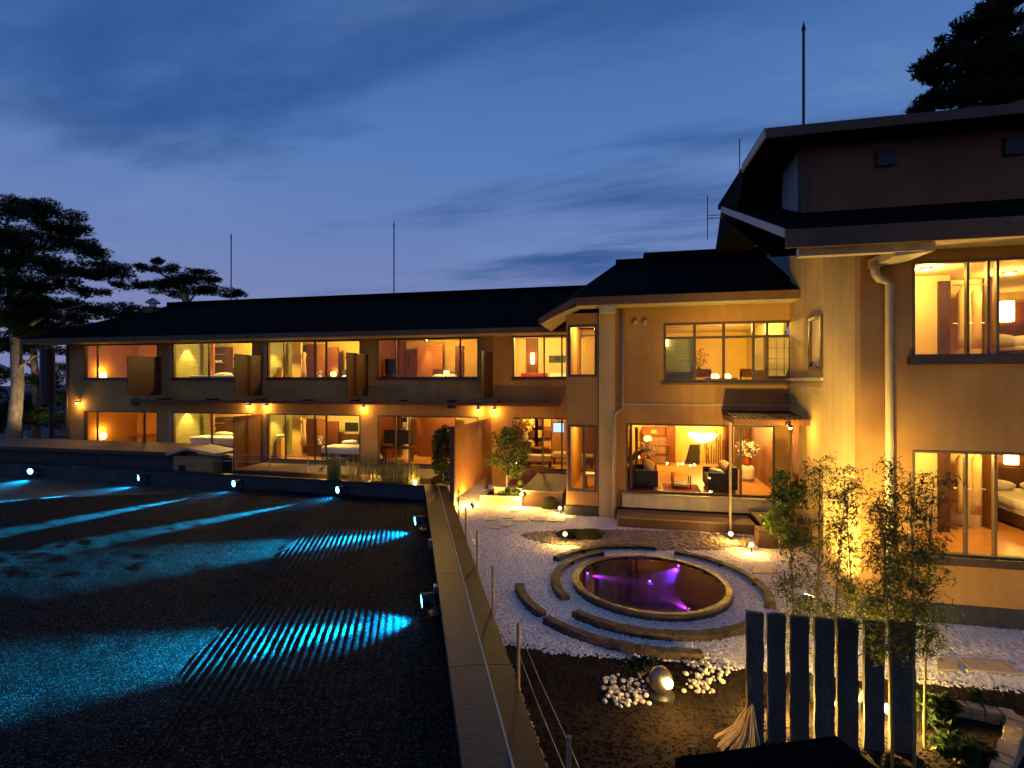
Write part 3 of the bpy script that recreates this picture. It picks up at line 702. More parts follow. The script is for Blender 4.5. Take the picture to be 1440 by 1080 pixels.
MB().slab([(pa - .02, 13.78, 3.069), (pb, 13.78, 3.069), (pb, 15.5, 3.168), (pa - .02, 15.5, 3.168)], .012).build('light_stop_sheet', 'wood_dark', pg)  # sheet added to stop lamp light passing up between the slats
x = PY(1120, 600, 14.0).x; box(x - .07, x + .05, 13.98, 14.1, .46, 2.92).build('post', 'wood_red', pg)
x = PY(1027, 640, 14.3).x; box(x - .03, x + .03, 14.28, 14.34, .0, 2.95).build('slim_post', 'frame_light', pg)
p = PY(1110, 600, 13.8); wall_lamp((p.x, 13.897, 2.93), 'small bright lamp under the pergola beam', 40)
# ================================================================== BEDROOM WING (near, right)
YR = 9.8
def xr(px, Y=YR): return PY(px, HOR, Y).x
bw = thing('bedroom_wing', 'tall near wing with lit side wall, bedroom windows and dark third storey', 'building', (6, YR, 0))
XB, XA, YS = xr(1210), 4.4, 11.49
ru = (xr(1283), 9.2, 4.42, 6.0); rl_ = (xr(1283), 9.2, 1.14, 2.86)
SL = .40
def roofz(y): return 6.4 + (y - 8.9) * SL
wall_y(MB(), XB, 12, .35, 6.32, YR, YR + .22, [ru, rl_]).build('front_wall', 'plaster', bw)
box(XB - .0, 12, YR + .02, YR + .2, .0, .349).build('plinth', 'wall_low', bw)
v = lambda x, pts: [(x, y, z) for y, z in pts]
MB().add(v(XB, [(YR + .221, 0), (YS, 0), (YS, roofz(YS) - .2), (YR + .221, roofz(YR) - .25)]) + v(XB + .3, [(YR + .221, 0), (YS, 0), (YS, roofz(YS) - .2), (YR + .221, roofz(YR) - .25)]),
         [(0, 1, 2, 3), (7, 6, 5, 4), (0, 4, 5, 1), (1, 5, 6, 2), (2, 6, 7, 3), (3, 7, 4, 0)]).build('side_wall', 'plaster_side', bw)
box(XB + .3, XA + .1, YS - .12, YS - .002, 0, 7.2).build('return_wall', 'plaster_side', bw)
wy0 = PX(1158, 500, XA).y; wy1 = PX(1140, 500, XA).y
def wall_x(x0, x1, y0, y1, ztop, op):
    mb = MB(); oy0, oy1, oz0, oz1 = op
    for a, b, za, zb_ in ((y0, oy0, 0, None), (oy0, oy1, 0, oz0), (oy0, oy1, oz1, None), (oy1, y1, 0, None)):
        ta, tb = (ztop(a), ztop(b)) if zb_ is None else (zb_, zb_)
        mb.add([(x, y, z) for x in (x0, x1) for y, z in ((a, za), (b, za), (b, tb), (a, ta))],
               [(0, 1, 2, 3), (7, 6, 5, 4), (0, 4, 5, 1), (1, 5, 6, 2), (2, 6, 7, 3), (3, 7, 4, 0)])
    return mb
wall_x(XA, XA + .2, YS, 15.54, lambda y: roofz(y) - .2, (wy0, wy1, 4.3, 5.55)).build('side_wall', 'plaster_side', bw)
MB().add([(x, y, z) for x in (4.50, 4.58) for y, z in ((15.56, 5.5), (21., 6.0), (21., 9.4), (15.56, 8.6))], [(0, 1, 2, 3), (7, 6, 5, 4), (0, 4, 5, 1), (1, 5, 6, 2), (2, 6, 7, 3), (3, 7, 4, 0)]).build('gable_wall', 'sky_tint_grey', bw)
wf = MB().box(XA - .06, XA + .1, wy0, wy0 + .07, 4.3, 5.55).box(XA - .06, XA + .1, wy1 - .07, wy1, 4.3, 5.55).box(XA - .06, XA + .1, wy0 + .07, wy1 - .07, 4.3, 4.37).box(XA - .06, XA + .1, wy0 + .07, wy1 - .07, 5.48, 5.55).build('window', 'frame_brown', bw)
box(XA + .04, XA + .05, wy0 + .07, wy1 - .07, 4.37, 5.48).build('pane', 'glass', wf)
box(XA + .15, XA + .3, wy0 - .1, wy1 + .1, 4.2, 5.65).build('blind', 'wood_dark', bw)
box(XA - .10, XA - .002, 12.9, 15.5, 4.02, 4.10).build('ledge', 'trim_light', bw)
for z in (3.72, 3.86): MB().tube([(XA - .08, 12.9, z), (XA - .08, 15.5, z)], .015, 6).build('conduit', 'pipe_paint', bw)
for (x0, x1, z0, z1), mu in ((ru, (1362, 1391, 1404)), (rl_, (1360, 1401))):
    window_y(bw, x0, x1, z0, z1, YR + .02, [xr(p) for p in mu], fr=.038, mf='frame_olive')
    box(x0 - .08, x1, YR - .10, YR - .002, z0 - .13, z0 - .003).build('sill', 'frame_brown', bw)
for z0, z1, lv in ((1.08, 2.95, 0), (4.36, 6.08, 1)):
    X0, X1, Y1 = ru[0] - .15, 9.6, 14.2
    box(X0, X1, YR + .22, Y1, z0 - .1, z0).build('room_floor', 'wood_floor', bw)
    box(X0, X1, YR + .22, Y1, z1, z1 + .05).build('room_ceiling', 'ceiling', bw)
    box(X0, X1, Y1, Y1 + .1, z0, z1).build('room_back_wall', 'yellow_wall', bw)
    box(X0 - .08, X0, YR + .22, Y1, z0, z1).build('room_partition', 'cream', bw)
    box(X1, X1 + .08, YR + .22, Y1, z0, z1).build('room_partition', 'orange_wall', bw)
    yb = 11.6
    x0, x1 = xr(1270, yb), xr(1336, yb); box(x0, x1, yb, yb + .08, z0, z1).build('closet_wall', 'cream', bw)
    x0, x1 = xr(1322, yb - .1), xr(1338, yb - .1); box(x0, x1, yb - .06, yb - .005, z0, z1 - .12).build('door_jamb', 'wood_dark', bw)
    x0, x1 = xr(1337, 12.2), xr(1384, 12.2); box(x0, x1, 12.2, 12.28, z0, z1).build('closet_wall', 'cream', bw)
    x0 = xr(1386, 12.1); box(x0, x0 + .09, 11.9, 14.2, z0, z1).build('wall_panel', 'wood_red', bw)
    box(x0 + .3, X1, 14.05, 14.195, z0, z1 - .25).build('head_panel', 'wood_red', bw)
# roofs of the bedroom wing
x0 = 2.45
rf = MB().slab([(x0, 8.9, 6.4), (12.5, 8.9, 6.4), (12.5, 11.6, roofz(11.6)), (3.5, 11.6, roofz(11.6)), (3.5, 14.4, roofz(14.4)), (x0, 14.4, roofz(14.4))], .12).build('lower_roof', 'roof', bw)
box(x0, 12.5, 8.86, 8.898, 6.12, 6.41).build('fascia_board', 'fascia', bw)
MB().add([(x, y, z) for x in (x0 - .03, x0 - .002) for y, z in ((8.87, 6.29), (14.4, roofz(14.4) - .12), (14.4, roofz(14.4) + .03), (8.87, 6.43))], [(0, 1, 2, 3), (7, 6, 5, 4), (0, 4, 5, 1), (1, 5, 6, 2), (2, 6, 7, 3), (3, 7, 4, 0)]).build('verge_board', 'sky_tint_grey', bw)
MB().slab([(x0 + .3, 8.95, 6.2), (12.5, 8.95, 6.2), (12.5, YR - .01, 6.22), (XB - .55, YR - .01, 6.22)], .03).build('soffit', 'trim_light', bw)
MB().slab([(x0 + .02, YR, 6.22), (XB, YR, 6.22), (XB, YS, roofz(YS) - .3), (XA, YS + .02, roofz(YS) - .3), (XA, 14.4, roofz(14.4) - .3), (x0 + .02, 14.4, roofz(14.4) - .3)], .02).build('soffit', 'roof', bw)
box(x0 + .25, XB + .6, 9.05, 9.2, 6.02, 6.165).build('gutter', 'trim_light', bw)
MB().slab([(XB + .2, 9.1, 6.1), (XB + .75, 9.1, 6.16), (XB + .55, YR - .02, 6.1), (XB + .1, YR - .02, 6.05)], .14).build('bracket_block', 'trim_light', bw)
x = xr(1247)
MB().tube([(XB + .1, YR - .25, 6.0), (XB + .12, YR - .25, 5.78), (XB + .2, YR - .2, 5.7), (x - .08, YR - .09, 5.7), (x, YR - .09, 5.62), (x, YR - .09, .05)], .062, 10).build('downpipe', 'pipe_paint', bw, smooth=True)
# third storey
X3 = 3.52
op3 = []
wall_y(MB(), X3, 12, roofz(11.6) - .1, 8.9, 11.6, 11.8, []).build('upper_wall', 'upper_wall', bw)
MB().add([(x, y, z) for x in (X3, X3 + .12) for y, z in ((11.805, roofz(11.8) - .1), (14.4, roofz(14.4) - .1), (14.4, 8.98), (11.805, 8.87))], [(0, 1, 2, 3), (7, 6, 5, 4), (0, 4, 5, 1), (1, 5, 6, 2), (2, 6, 7, 3), (3, 7, 4, 0)]).build('upper_side_wall', 'sky_tint_grey', bw)
box(X3 - .03, X3 + .12, 11.57, 11.8, 7.35, 8.88).build('corner_board', 'fascia', bw)
for px, py in ((1246, 221), (1427, 205)):
    p = PY(px, py, 11.55); box(p.x - .17, p.x + .17, 11.52, 11.598, p.z - .17, p.z + .17).build('vent_box', 'black', bw, .01)
MB().slab([(2.68, 11.0, 9.0), (12.5, 11.0, 9.0), (12.5, 16.5, 9.35), (2.68, 16.5, 9.35)], .14).build('upper_roof', 'roof', bw)
box(2.68, 12.5, 10.96, 10.998, 8.82, 9.01).build('fascia_board', 'fascia', bw)
MB().add([(x, y, z) for x in (2.64, 2.678) for y, z in ((10.97, 8.82), (13., 8.95), (13., 9.14), (10.97, 9.02))], [(0, 1, 2, 3), (7, 6, 5, 4), (0, 4, 5, 1), (1, 5, 6, 2), (2, 6, 7, 3), (3, 7, 4, 0)]).build('verge_board', 'sky_tint_grey', bw)
MB().add([(2.52, 13.0, 7.8), (3.5, 13.0, 7.8), (3.5, 13.0, 9.1), (2.70, 13.0, 9.13), (2.52, 16, 7.8), (3.5, 16, 7.8), (3.5, 16, 9.1), (2.7, 16, 9.13)], [(0, 1, 2, 3), (7, 6, 5, 4), (0, 4, 5, 1), (1, 5, 6, 2), (2, 6, 7, 3), (3, 7, 4, 0)]).build('stair_tower_wall', 'roof', bw)
# lightning rods and aerials
def rod(px, y0, y1, Y, label):
    p, q = PY(px, y1, Y), PY(px, y0, Y); th = thing('lightning_rod', label, 'lightning rod', p)
    h = q.z - p.z
    MB().tube([p - Vector((0, 0, .3)), p + Vector((0, 0, h * .93))], .028, 6).build('mast', 'metal_dark', th)
    MB().tube([p + Vector((0, 0, h * .92)), q], [.045, .004], 6).build('tip', 'metal_dark', th)
rod(325, 327, 423, 23., 'thin lightning rod on the guest wing ridge near the pine')
rod(554, 310, 414, 23., 'thin lightning rod on the middle of the guest wing ridge')
rod(1130, 30, 180, 11.6, 'tall lightning rod on the third storey roof')
def aerial(px, y0, y1, Y, label, arms):
    p, q = PY(px, y1, Y), PY(px, y0, Y); th = thing('roof_aerial', label, 'aerial', p)
    MB().tube([p, q], .012, 6).build('mast', 'metal_dark', th)
    for (pa_, pya, pb_, pyb) in arms: MB().tube([PY(pa_, pya, Y), PY(pb_, pyb, Y)], .012, 6).build('arm', 'metal_dark', th)
aerial(1040, 195, 250, 12.9, 'whip aerial on the corner of the third storey', [(1037, 248, 1048, 246)])
aerial(995, 275, 337, 14.3, 'aerial on two side arms off the bedroom wing verge', [(995, 303, 1019, 302), (995, 307, 1019, 306)])
# ================================================================== LAMPS AND FURNITURE INSIDE
WARM = (1, .56, .11); YEL = (1, .66, .15); ORG = (1, .52, .08); GAIN = 6.
def ceiling_lamp(x, y, z, power, label, color=YEL, r=.11, group='round ceiling lamps'):
    th = thing('ceiling_lamp', label, 'ceiling lamp', (x, y, z), group)
    MB().lathe((x, y, z), [(0, 0), (r + .02, 0), (r + .02, -.03), (r, -.035)], 18).build('rim', 'metal_grey', th)
    MB().lathe((x, y, z), [(r, -.032), (r * .8, -.05), (0, -.055)], 18).build('diffuser', 'bulb_soft', th)
    light(th, 'POINT', (x, y, z - .16), power * GAIN, color, r=.1); return th
def downlight(x, y, z, power, label, tgt=None, angle=50, color=YEL, group='narrow downlights washing the room walls'):
    th = thing('downlight', label, 'downlight', (x, y, z), group)
    MB().lathe((x, y, z), [(0, 0), (.05, 0), (.05, -.07), (.042, -.07), (.036, -.03)], 12).build('can', 'metal_dark', th)
    MB().ball((x, y, z - .05), .03, n=8).build('bulb', 'bulb_warm', th)
    light(th, 'SPOT', (x, y, z - .09), power * GAIN, color, .03, tgt or (x, y, z - 2), angle, .5)
def bed(x0, x1, y0, y1, fl, label, m='white_cloth', head='y1'):
    th = thing('bed', label, 'bed', ((x0 + x1) / 2, (y0 + y1) / 2, fl))
    box(x0, x1, y0, y1, fl + .05, fl + .26).build('base', 'wood_dark', th)
    box(x0 + .02, x1 - .02, y0 + .02, y1 - .02, fl + .26, fl + .50).build('mattress', m, th, .06)
    box(x0 - .01, x1 + .01, y0 - .01, y0 + (y1 - y0) * .62, fl + .36, fl + .56).build('duvet', m, th, .07)
    for k in (0, 1):
        xm = x0 + (x1 - x0) * (.28 + .44 * k)
        MB().ball((xm, y1 - .3, fl + .60), (x1 - x0) * .2, .2, .12, 14).build('pillow', m, th, smooth=True)
    box(x0, x1, y1, y1 + .05, fl, fl + .95).build('headboard', 'wood_dark', th)
    for x in (x0 + .06, x1 - .06):
        for y in (y0 + .06, y1 - .06): box(x - .03, x + .03, y - .03, y + .03, fl, fl + .05).build('foot', 'wood_dark', th)
def sofa(x0, x1, y0, y1, fl, label, m, back='y1', h=.75):
    th = thing('sofa', label, 'sofa', ((x0 + x1) / 2, (y0 + y1) / 2, fl)); t_ = .16
    box(x0 + t_, x1 - t_, y0, y1 - t_, fl + .08, fl + .30).build('seat_base', m, th, .03)
    n = 2
    for k in range(n):
        a = x0 + t_ + (x1 - x0 - 2 * t_) * k / n; b = x0 + t_ + (x1 - x0 - 2 * t_) * (k + 1) / n
        box(a + .01, b - .01, y0 + .01, y1 - t_ - .02, fl + .30, fl + .44).build('seat_cushion', m, th, .04)
    box(x0, x1, y1 - t_, y1, fl + .08, fl + h).build('backrest', m, th, .04)
    for a, b in ((x0, x0 + t_), (x1 - t_, x1)): box(a, b, y0, y1 - t_, fl + .08, fl + .58).build('armrest', m, th, .04)
    for x in (x0 + .08, x1 - .08):
        for y in (y0 + .08, y1 - .08): box(x - .025, x + .025, y - .025, y + .025, fl, fl + .08).build('foot', 'metal_grey', th)
    return th
def side_sofa(x0, x1, y0, y1, fl, label, m, side, h=.75):     # back along a y-run
    th = thing('sofa', label, 'sofa', ((x0 + x1) / 2, (y0 + y1) / 2, fl)); t_ = .16
    bx = (x0, x0 + t_) if side < 0 else (x1 - t_, x1); sx = (x0 + t_, x1) if side < 0 else (x0, x1 - t_)
    box(sx[0], sx[1], y0 + t_, y1 - t_, fl + .08, fl + .30).build('seat_base', m, th, .03)
    box(sx[0], sx[1], y0 + t_, y1 - t_, fl + .30, fl + .44).build('seat_cushion', m, th, .05)
    box(bx[0], bx[1], y0, y1, fl + .08, fl + h).build('backrest', m, th, .04)
    for a, b in ((y0, y0 + t_), (y1 - t_, y1)): box(sx[0], sx[1], a, b, fl + .08, fl + .58).build('armrest', m, th, .04)
    for x in (x0 + .08, x1 - .08):
        for y in (y0 + .08, y1 - .08): box(x - .025, x + .025, y - .025, y + .025, fl, fl + .08).build('foot', 'metal_grey', th)
    return th
def cushion(c, m, label, tilt=.4):
    o = MB().ball((0, 0, 0), .22, .22, .09, 14).build('cushion', m, None, smooth=True)
    o.location = c; o.rotation_euler = (tilt, .2, .5); return tag(o, label, 'cushion')
def picture(x0, x1, z0, z1, y, label, m1='white_cloth', m2='black'):
    th = thing('framed_picture', label, 'picture', ((x0 + x1) / 2, y, z0)); f = .03
    for a in ((x0, x1, z0, z0 + f), (x0, x1, z1 - f, z1), (x0, x0 + f, z0 + f, z1 - f), (x1 - f, x1, z0 + f, z1 - f)): box(a[0], a[1], y - .03, y - .003, a[2], a[3]).build('frame_strip', 'black', th)
    box(x0 + f, x1 - f, y - .015, y - .005, z0 + f, z1 - f).build('mount', m1, th)
    box(x0 + (x1 - x0) * .38, x0 + (x1 - x0) * .62, y - .02, y - .0155, z0 + (z1 - z0) * .3, z0 + (z1 - z0) * .7).build('print', m2, th)
def television(x0, x1, z0, z1, y, label, m='black', stand=False):
    th = thing('television', label, 'television', ((x0 + x1) / 2, y, z0))
    box(x0, x1, y - .06, y - .02, z0, z1).build('casing', 'black', th, .008)
    box(x0 + .03, x1 - .03, y - .066, y - .0605, z0 + .03, z1 - .03).build('screen', m, th)
    if stand: box((x0 + x1) / 2 - .15, (x0 + x1) / 2 + .15, y - .12, y + .1, z0 - .1, z0 - .002).build('stand', 'black', th)
    else: box((x0 + x1) / 2 - .1, (x0 + x1) / 2 + .1, y - .019, y - .002, z0 + .1, z1 - .1).build('wall_bracket', 'black', th)
def table_lamp(x, y, z, r, h, label, power, m='shade_glow', color=WARM, cat='lamp'):
    th = thing('table_lamp', label, cat, (x, y, z))
    MB().lathe((x, y, z), [(0, 0), (r * .7, 0), (r * .7, .02), (.015, .04), (.015, h * .4), (0, h * .4)], 14).build('stand', 'wood_dark', th)
    MB().lathe((x, y, z + h * .35), [(r * .55, 0), (r, h * .2), (r * .95, h * .5), (r * .6, h * .65)], 16).build('shade', m, th, smooth=True)
    light(th, 'POINT', (x, y, z + h * 1.15), power * 2, color, r=.06)
def vase(x, y, z, r, h, label, m='black', flower=None, n=60, fs=.05, spread=.2, cat='vase'):
    th = thing('flower_vase' if flower else 'vase', label, cat, (x, y, z))
    MB().lathe((x, y, z), [(0, 0), (r * .6, 0), (r, h * .45), (r * .55, h * .85), (r * .7, h), (r * .5, h), (0, h * .9)], 16).build('body', m, th, smooth=True)
    if flower:
        mb = MB()
        for k in range(5):
            a = k * 1.26; MB
            mb.tube([(x, y, z + h * .8), (x + math.cos(a) * spread * .4, y + math.sin(a) * spread * .4, z + h + spread * .9)], .006, 4)
        mb.build('stems', 'leaf_mid', th)
        leaf_cloud(MB(), (x, y, z + h + spread * .9), (spread, spread * .7, spread * .9), n, fs).build('blossom', flower, th)
def leaf_cloud(mb, c, rad, n, size, seed=None, elong=1.6, flat=0., shell=.45):
    rr = random.Random(seed if seed is not None else int(abs(c[0] * 131 + c[1] * 71 + c[2] * 37) * 10))
    for _ in range(n):
        while True:
            q = Vector((rr.uniform(-1, 1), rr.uniform(-1, 1), rr.uniform(-1, 1)))
            if q.length < 1: break
        if q.length < shell and rr.random() < .6: q *= 1.6
        p = Vector((c[0] + q.x * rad[0], c[1] + q.y * rad[1], c[2] + q.z * rad[2]))
        a = Vector((rr.gauss(0, 1), rr.gauss(0, 1), rr.gauss(0, 1) * (1 - flat))).normalized()
        b = a.cross(Vector((rr.gauss(0, 1), rr.gauss(0, 1), rr.gauss(0, 1)))).normalized()
        s = size * rr.uniform(.6, 1.3)
        mb.add([p - a * s * elong * .5, p + b * s * .35, p + a * s * elong * .5, p - b * s * .35], [(0, 1, 2, 3)])
    return mb
def mid(i): return (WX[i][0] + WX[i][1]) / 2
NM = ['room nearest the pine', 'stone-walled room', 'bed room with robes', 'panelled room', 'sofa room']
PW = [(9, 9), (46, 46), (46, 46), (40, 44), (62, 40)]
for i in range(5):
    for lv, (z1, fl) in enumerate(((CUP, FUP), (CLO, FLO))):
        fn = 'upper' if lv == 0 else 'ground floor'
        xm = mid(i) if i < 4 else xl(752)
        ceiling_lamp(xm, YL + 1.35, z1 - .002, PW[i][lv], f'round ceiling lamp in the {fn} {NM[i]}', ORG if i == 0 else WARM if i in (3,) else YEL)
# room nearest the pine
for lv, (z1, fl, zz) in enumerate(((CUP, FUP, ZU0), (CLO, FLO, ZLB[0]))):
    fn = 'upper' if lv == 0 else 'ground floor'
    x = PY(176, 500, YB[0]).x
    downlight(x, YB[0] - .22, z1 - .002, 190, f'narrow downlight over the niche of the {fn} {NM[0]}', angle=38, color=ORG)
    rbox(155, 200, 500 if lv == 0 else 588, 540 if lv == 0 else 626, YB[0] - .06, .055, 'niche_panel', 'orange_wall', gw)
    p = PY(145, 527, 20.6); table_lamp(p.x, 20.6, fl + .35, .15, .5, f'glowing round floor lamp in the {fn} {NM[0]}', 14, 'bulb_soft', ORG)
    box(p.x - .35, p.x + .35, 20.4, 20.85, fl, fl + .35).build('low_shelf', 'wood_gate', gw)
    for k, px in enumerate((171, 178) if lv == 0 else (167, 180)):
        q = PY(px, 530, YB[0] - .3); vase(q.x, YB[0] - .35, fl + .62, .09, .26, f"small dark {'jar' if k else 'bottle'} on the niche shelf of the {fn} {NM[0]}", 'black' if lv == 0 else 'leaf_dark')
    rbox(158, 216, 0, 0, 0, 0, 'x', 'black', gw) if False else None
    q0, q1 = PY(155, 530, YB[0] - .5).x, PY(222, 530, YB[0] - .5).x
    box(q0, q1, YB[0] - .55, YB[0] - .07, fl + .54, fl + .62).build('niche_shelf', 'wood_gate', gw)
# stone-walled room
for lv, (z1, fl) in enumerate(((CUP, FUP), (CLO, FLO))):
    fn = 'upper' if lv == 0 else 'ground floor'; dy = 0 if lv == 0 else 99
    p = PY(270, 487, YL + 1.1); downlight(PART[1] + .35, YL + 1.1, z1 - .002, 55, f'narrow downlight over the stone wall of the {fn} {NM[1]}', angle=75)
    rbox(294, 300, 483 + dy * .98, 545 + dy, 20.9, .1, 'door_jamb', 'wood_gate', gw)
    c = thing('cabinet', f'dark cabinet with lit shelf in the {fn} {NM[1]}', 'cabinet', PY(305, 540, 21.5))
    x0, x1, z0, z_ = face_y(301, 317, 488 + dy, 530 + dy, 21.6)
    box(x0, x1, 21.6, 22.1, fl, z_).build('carcass', 'wood_dark', c)
    for k in (.35, .62, .82): box(x0 + .03, x1 - .03, 21.5, 21.598, fl + (z_ - fl) * k, fl + (z_ - fl) * k + .03).build('shelf', 'frame_light', c)
    for k in range(3): MB().ball((x0 + (x1 - x0) * (.3 + .2 * k), 21.53, fl + (z_ - fl) * .62 + .09), .06, n=10).build('bowl', 'white_cloth', c)
    a, b = PY(275, 540, 20.2).x, PY(340, 540, 20.2).x
    bed(a + .1, b + .2, 19.75, 21.3, fl + (.12 if lv == 0 else .3), f'white bed by the window of the {fn} {NM[1]}')
# bed room with robes
for lv, (z1, fl) in enumerate(((CUP, FUP), (CLO, FLO))):
    fn = 'upper' if lv == 0 else 'ground floor'; d = 0 if lv == 0 else 105
    downlight(PART[2] + .6, YL + .7, z1 - .002, 50, f'narrow downlight inside the glazed corner of the {fn} {NM[2]}', angle=80)
    rbox(411, 423, 482 + d, 545 + d, 20.7, .12, 'stone_column', 'yellow_wall', gw)
    rbox(430, 444, 484 + d, 548 + d, 21.6, .1, 'sliding_panel', 'wood_red', gw); rbox(446, 458, 484 + d, 548 + d, 21.65, .1, 'sliding_panel', 'wood_gate', gw); rbox(460, 475, 488 + d, 552 + d, 21.5, .1, 'sliding_panel', 'wood_red', gw)
    rb = thing('bath_robe', f'pale robe hanging beside the column in the {fn} {NM[2]}', 'robe', PY(427, 540, 20.6))
    x0, x1, _, _ = face_y(424, 430, 490, 530, 20.6)
    MB().lathe(((x0 + x1) / 2, 20.62, fl + .5), [(0, 0), (.13, 0), (.10, .5), (.07, .9), (.11, 1.15), (.03, 1.25), (0, 1.25)], 10).build('cloth', 'beige_cloth', rb, smooth=True)
    MB().tube([((x0 + x1) / 2, 20.62, fl + 1.75), ((x0 + x1) / 2, 20.62, z1)], .008, 5).build('hook', 'metal_dark', rb)
    a, b = PY(455, 640, 19.9).x, PY(505, 640, 19.9).x
    bed(a, b + .35, 19.7, 21.4, fl + (0 if lv == 0 else .05), f'wide white bed by the window of the {fn} {NM[2]}')
    if lv: x0, x1, z0, z_ = face_y(486, 504, 594, 606, YB[2]); television(x0, x1, z0, z_, YB[2], 'small black television on the pale wall above the ground floor bed')
    else: table_lamp(PY(468, 527, 21.3).x, 21.35, fl + .5, .14, .35, 'small table lamp behind the upper bed', 6)
    q = PY(394, 540, 20.); c = thing('shower_basin', f'pale tall basin in the glazed corner of the {fn} {NM[2]}', 'basin', (q.x, 20, fl))
    box(q.x - .13, q.x + .13, 19.9, 20.2, fl, fl + .9).build('pedestal', 'yellow_wall', c, .02); MB().lathe((q.x, 20.05, fl + .9), [(0, 0), (.1, 0), (.2, .12), (.18, .12), (0, .03)], 14).build('bowl', 'white_cloth', c)
    q = PY(450, 540, 20.9); vase(q.x, 20.9, fl + .5, .1, .2, f'white flowers on the sideboard of the {fn} {NM[2]}', 'white_cloth', 'pebble_white', 40, .06, .14)
    box(q.x - .5, q.x + .5, 20.75, 21.1, fl, fl + .5).build('sideboard', 'wood_dark', gw)
# panelled room
for lv, (z1, fl) in enumerate(((CUP, FUP), (CLO, FLO))):
    fn = 'upper' if lv == 0 else 'ground floor'; d = 0 if lv == 0 else 107
    rbox(533, 563, 474 + d, 548 + d, 21.4, .1, 'sliding_panel', 'wood_red', gw)
    rbox(587, 622 if lv == 0 else 640, 486 + d if lv == 0 else 586, 550 + d, 21.8, .1, 'sliding_panel', 'wood_red' if lv else 'wood_gate', gw)
    downlight(PY(600 if lv == 0 else 582, 500, 21.6).x, 21.62, z1 - .002, 40, f'narrow downlight over the timber panel of the {fn} {NM[3]}', angle=45, color=WARM)
    x0, x1, z0, z_ = face_y(542, 557, 512 + d, 532 + d, 20.3) if lv == 0 else face_y(538, 575, 614, 642, 20.1)
    television(x0, x1, fl + .75, fl + 1.35, 20.3, f'large black television on a stand in the {fn} {NM[3]}', stand=True)
    c = thing('television_bench', f'low dark bench under the television in the {fn} {NM[3]}', 'bench', ((x0 + x1) / 2, 20.3, fl))
    box(x0 - .1, x1 + .1, 20.1, 20.5, fl + .56, fl + .65).build('top', 'wood_dark', c)
    for x in (x0 - .05, x1 + .0): box(x, x + .06, 20.12, 20.48, fl, fl + .56).build('leg', 'wood_dark', c)
    if lv == 0:
        x0, x1, z0, z_ = face_y(567, 575, 504, 513, YB[3]); picture(x0, x1, z0, z_, YB[3], 'small framed picture on the yellow wall of the upper panelled room')
        rbox(640, 652, 486, 550, 20.9, .1, 'door_jamb', 'wood_red', gw)
        q = PY(628, 527, 21.); table_lamp(q.x, 21., fl + .55, .13, .32, 'bedside lamp deep in the upper panelled room', 8); box(q.x - .3, q.x + .3, 20.8, 21.2, fl, fl + .55).build('sideboard', 'wood_dark', gw)
        a = PY(600, 540, 20.6).x; bed(a, PY(645, 540, 20.6).x, 19.9, 21.3, fl, 'white bed in the upper panelled room')
    else:
        rbox(563, 572, 588, 655, 22.3, .05, 'glass_cabinet', 'screen_blue', gw) if False else None
        c = thing('bookcase', 'white shelf unit with dark boxes in the ground floor panelled room', 'shelf unit', PY(568, 640, 21.9))
        x0, x1, z0, z_ = face_y(566, 573, 588, 640, 21.9); box(x0, x1, 21.9, 22.2, fl, 2.6).build('carcass', 'white_cloth', c)
        for k in range(4): box(x0 + .03, x1 - .03, 21.86, 21.898, fl + .3 + .42 * k, fl + .5 + .42 * k).build('box', 'black' if k % 2 else 'sky_tint_grey', c)
# sofa room (upper) and shop-like sitting room (ground floor)
x0, x1, z0, z_ = face_y(742, 756, 470, 530, 22.6); box(x0, x1, 22.55, 22.79, FUP, CUP).build('timber_pillar', 'wood_red', gw)
q = PY(749, 503, 22.5); c = thing('wall_sconce', 'glowing white sconce on the red pillar of the sofa room', 'sconce', (q.x, 22.5, q.z))
box(q.x - .08, q.x + .08, 22.44, 22.548, q.z - .28, q.z + .22).build('shade', 'bulb_soft', c, .02); light(c, 'POINT', (q.x, 22.3, q.z), 10, YEL)
x0, x1, z0, z_ = face_y(772, 786, 500, 510, YB[4]); picture(x0, x1 + .3, z0, z_, YB[4], 'wide framed picture on the cream wall of the upper sofa room', 'leaf_mid', 'leaf_dark')
sofa(PY(731, 525, 20.6).x, PY(768, 525, 20.6).x, 20.2, 21., FUP, 'red upholstered sofa by the upper window next to the corner bay', 'red_cloth')
sofa(PY(772, 525, 21.3).x, PY(805, 525, 21.3).x, 20.9, 21.7, FUP, 'cream sofa behind the red one in the upper room', 'white_cloth')
box(-3.6, -1.9, 22.3, 22.75, FLO, 2.9).build('shelf_wall', 'wood_gate', gw)
for k in range(4):
    for j, px in enumerate((750, 758, 768)):
        q = PY(px, 640, 22.1); box(q.x - .2, q.x + .2, 22.15, 22.298, FLO + .45 + .5 * k, FLO + .78 + .5 * k).build('shelf_niche', 'wood_red' if (k + j) % 2 else 'orange_wall', gw)
x0, x1, z0, z_ = face_y(777, 794, 594, 609, 20.4); television(x0, x1, z0, z_, 20.5, 'hanging lit screen in the ground floor sitting room', 'screen_blue')
box((x0 + x1) / 2 - .02, (x0 + x1) / 2 + .02, 20.46, 20.49, z_, CLO).build('screen_hanger', 'metal_dark', gw)
q = PY(739, 615, 20.6); vase(q.x, 20.6, FLO + 1.0, .13, .35, 'tall arrangement of golden blossom on a plinth in the sitting room', 'white_cloth', 'yellow_wall', 240, .09, .42)
c = thing('flower_plinth', 'dark square plinth under the golden blossom', 'plinth', (q.x, 20.6, FLO)); box(q.x - .2, q.x + .2, 20.4, 20.8, FLO, FLO + .97).build('block', 'wood_dark', c); box(q.x - .26, q.x + .26, 20.34, 20.86, FLO + .971, FLO + .999).build('top', 'frame_light', c)
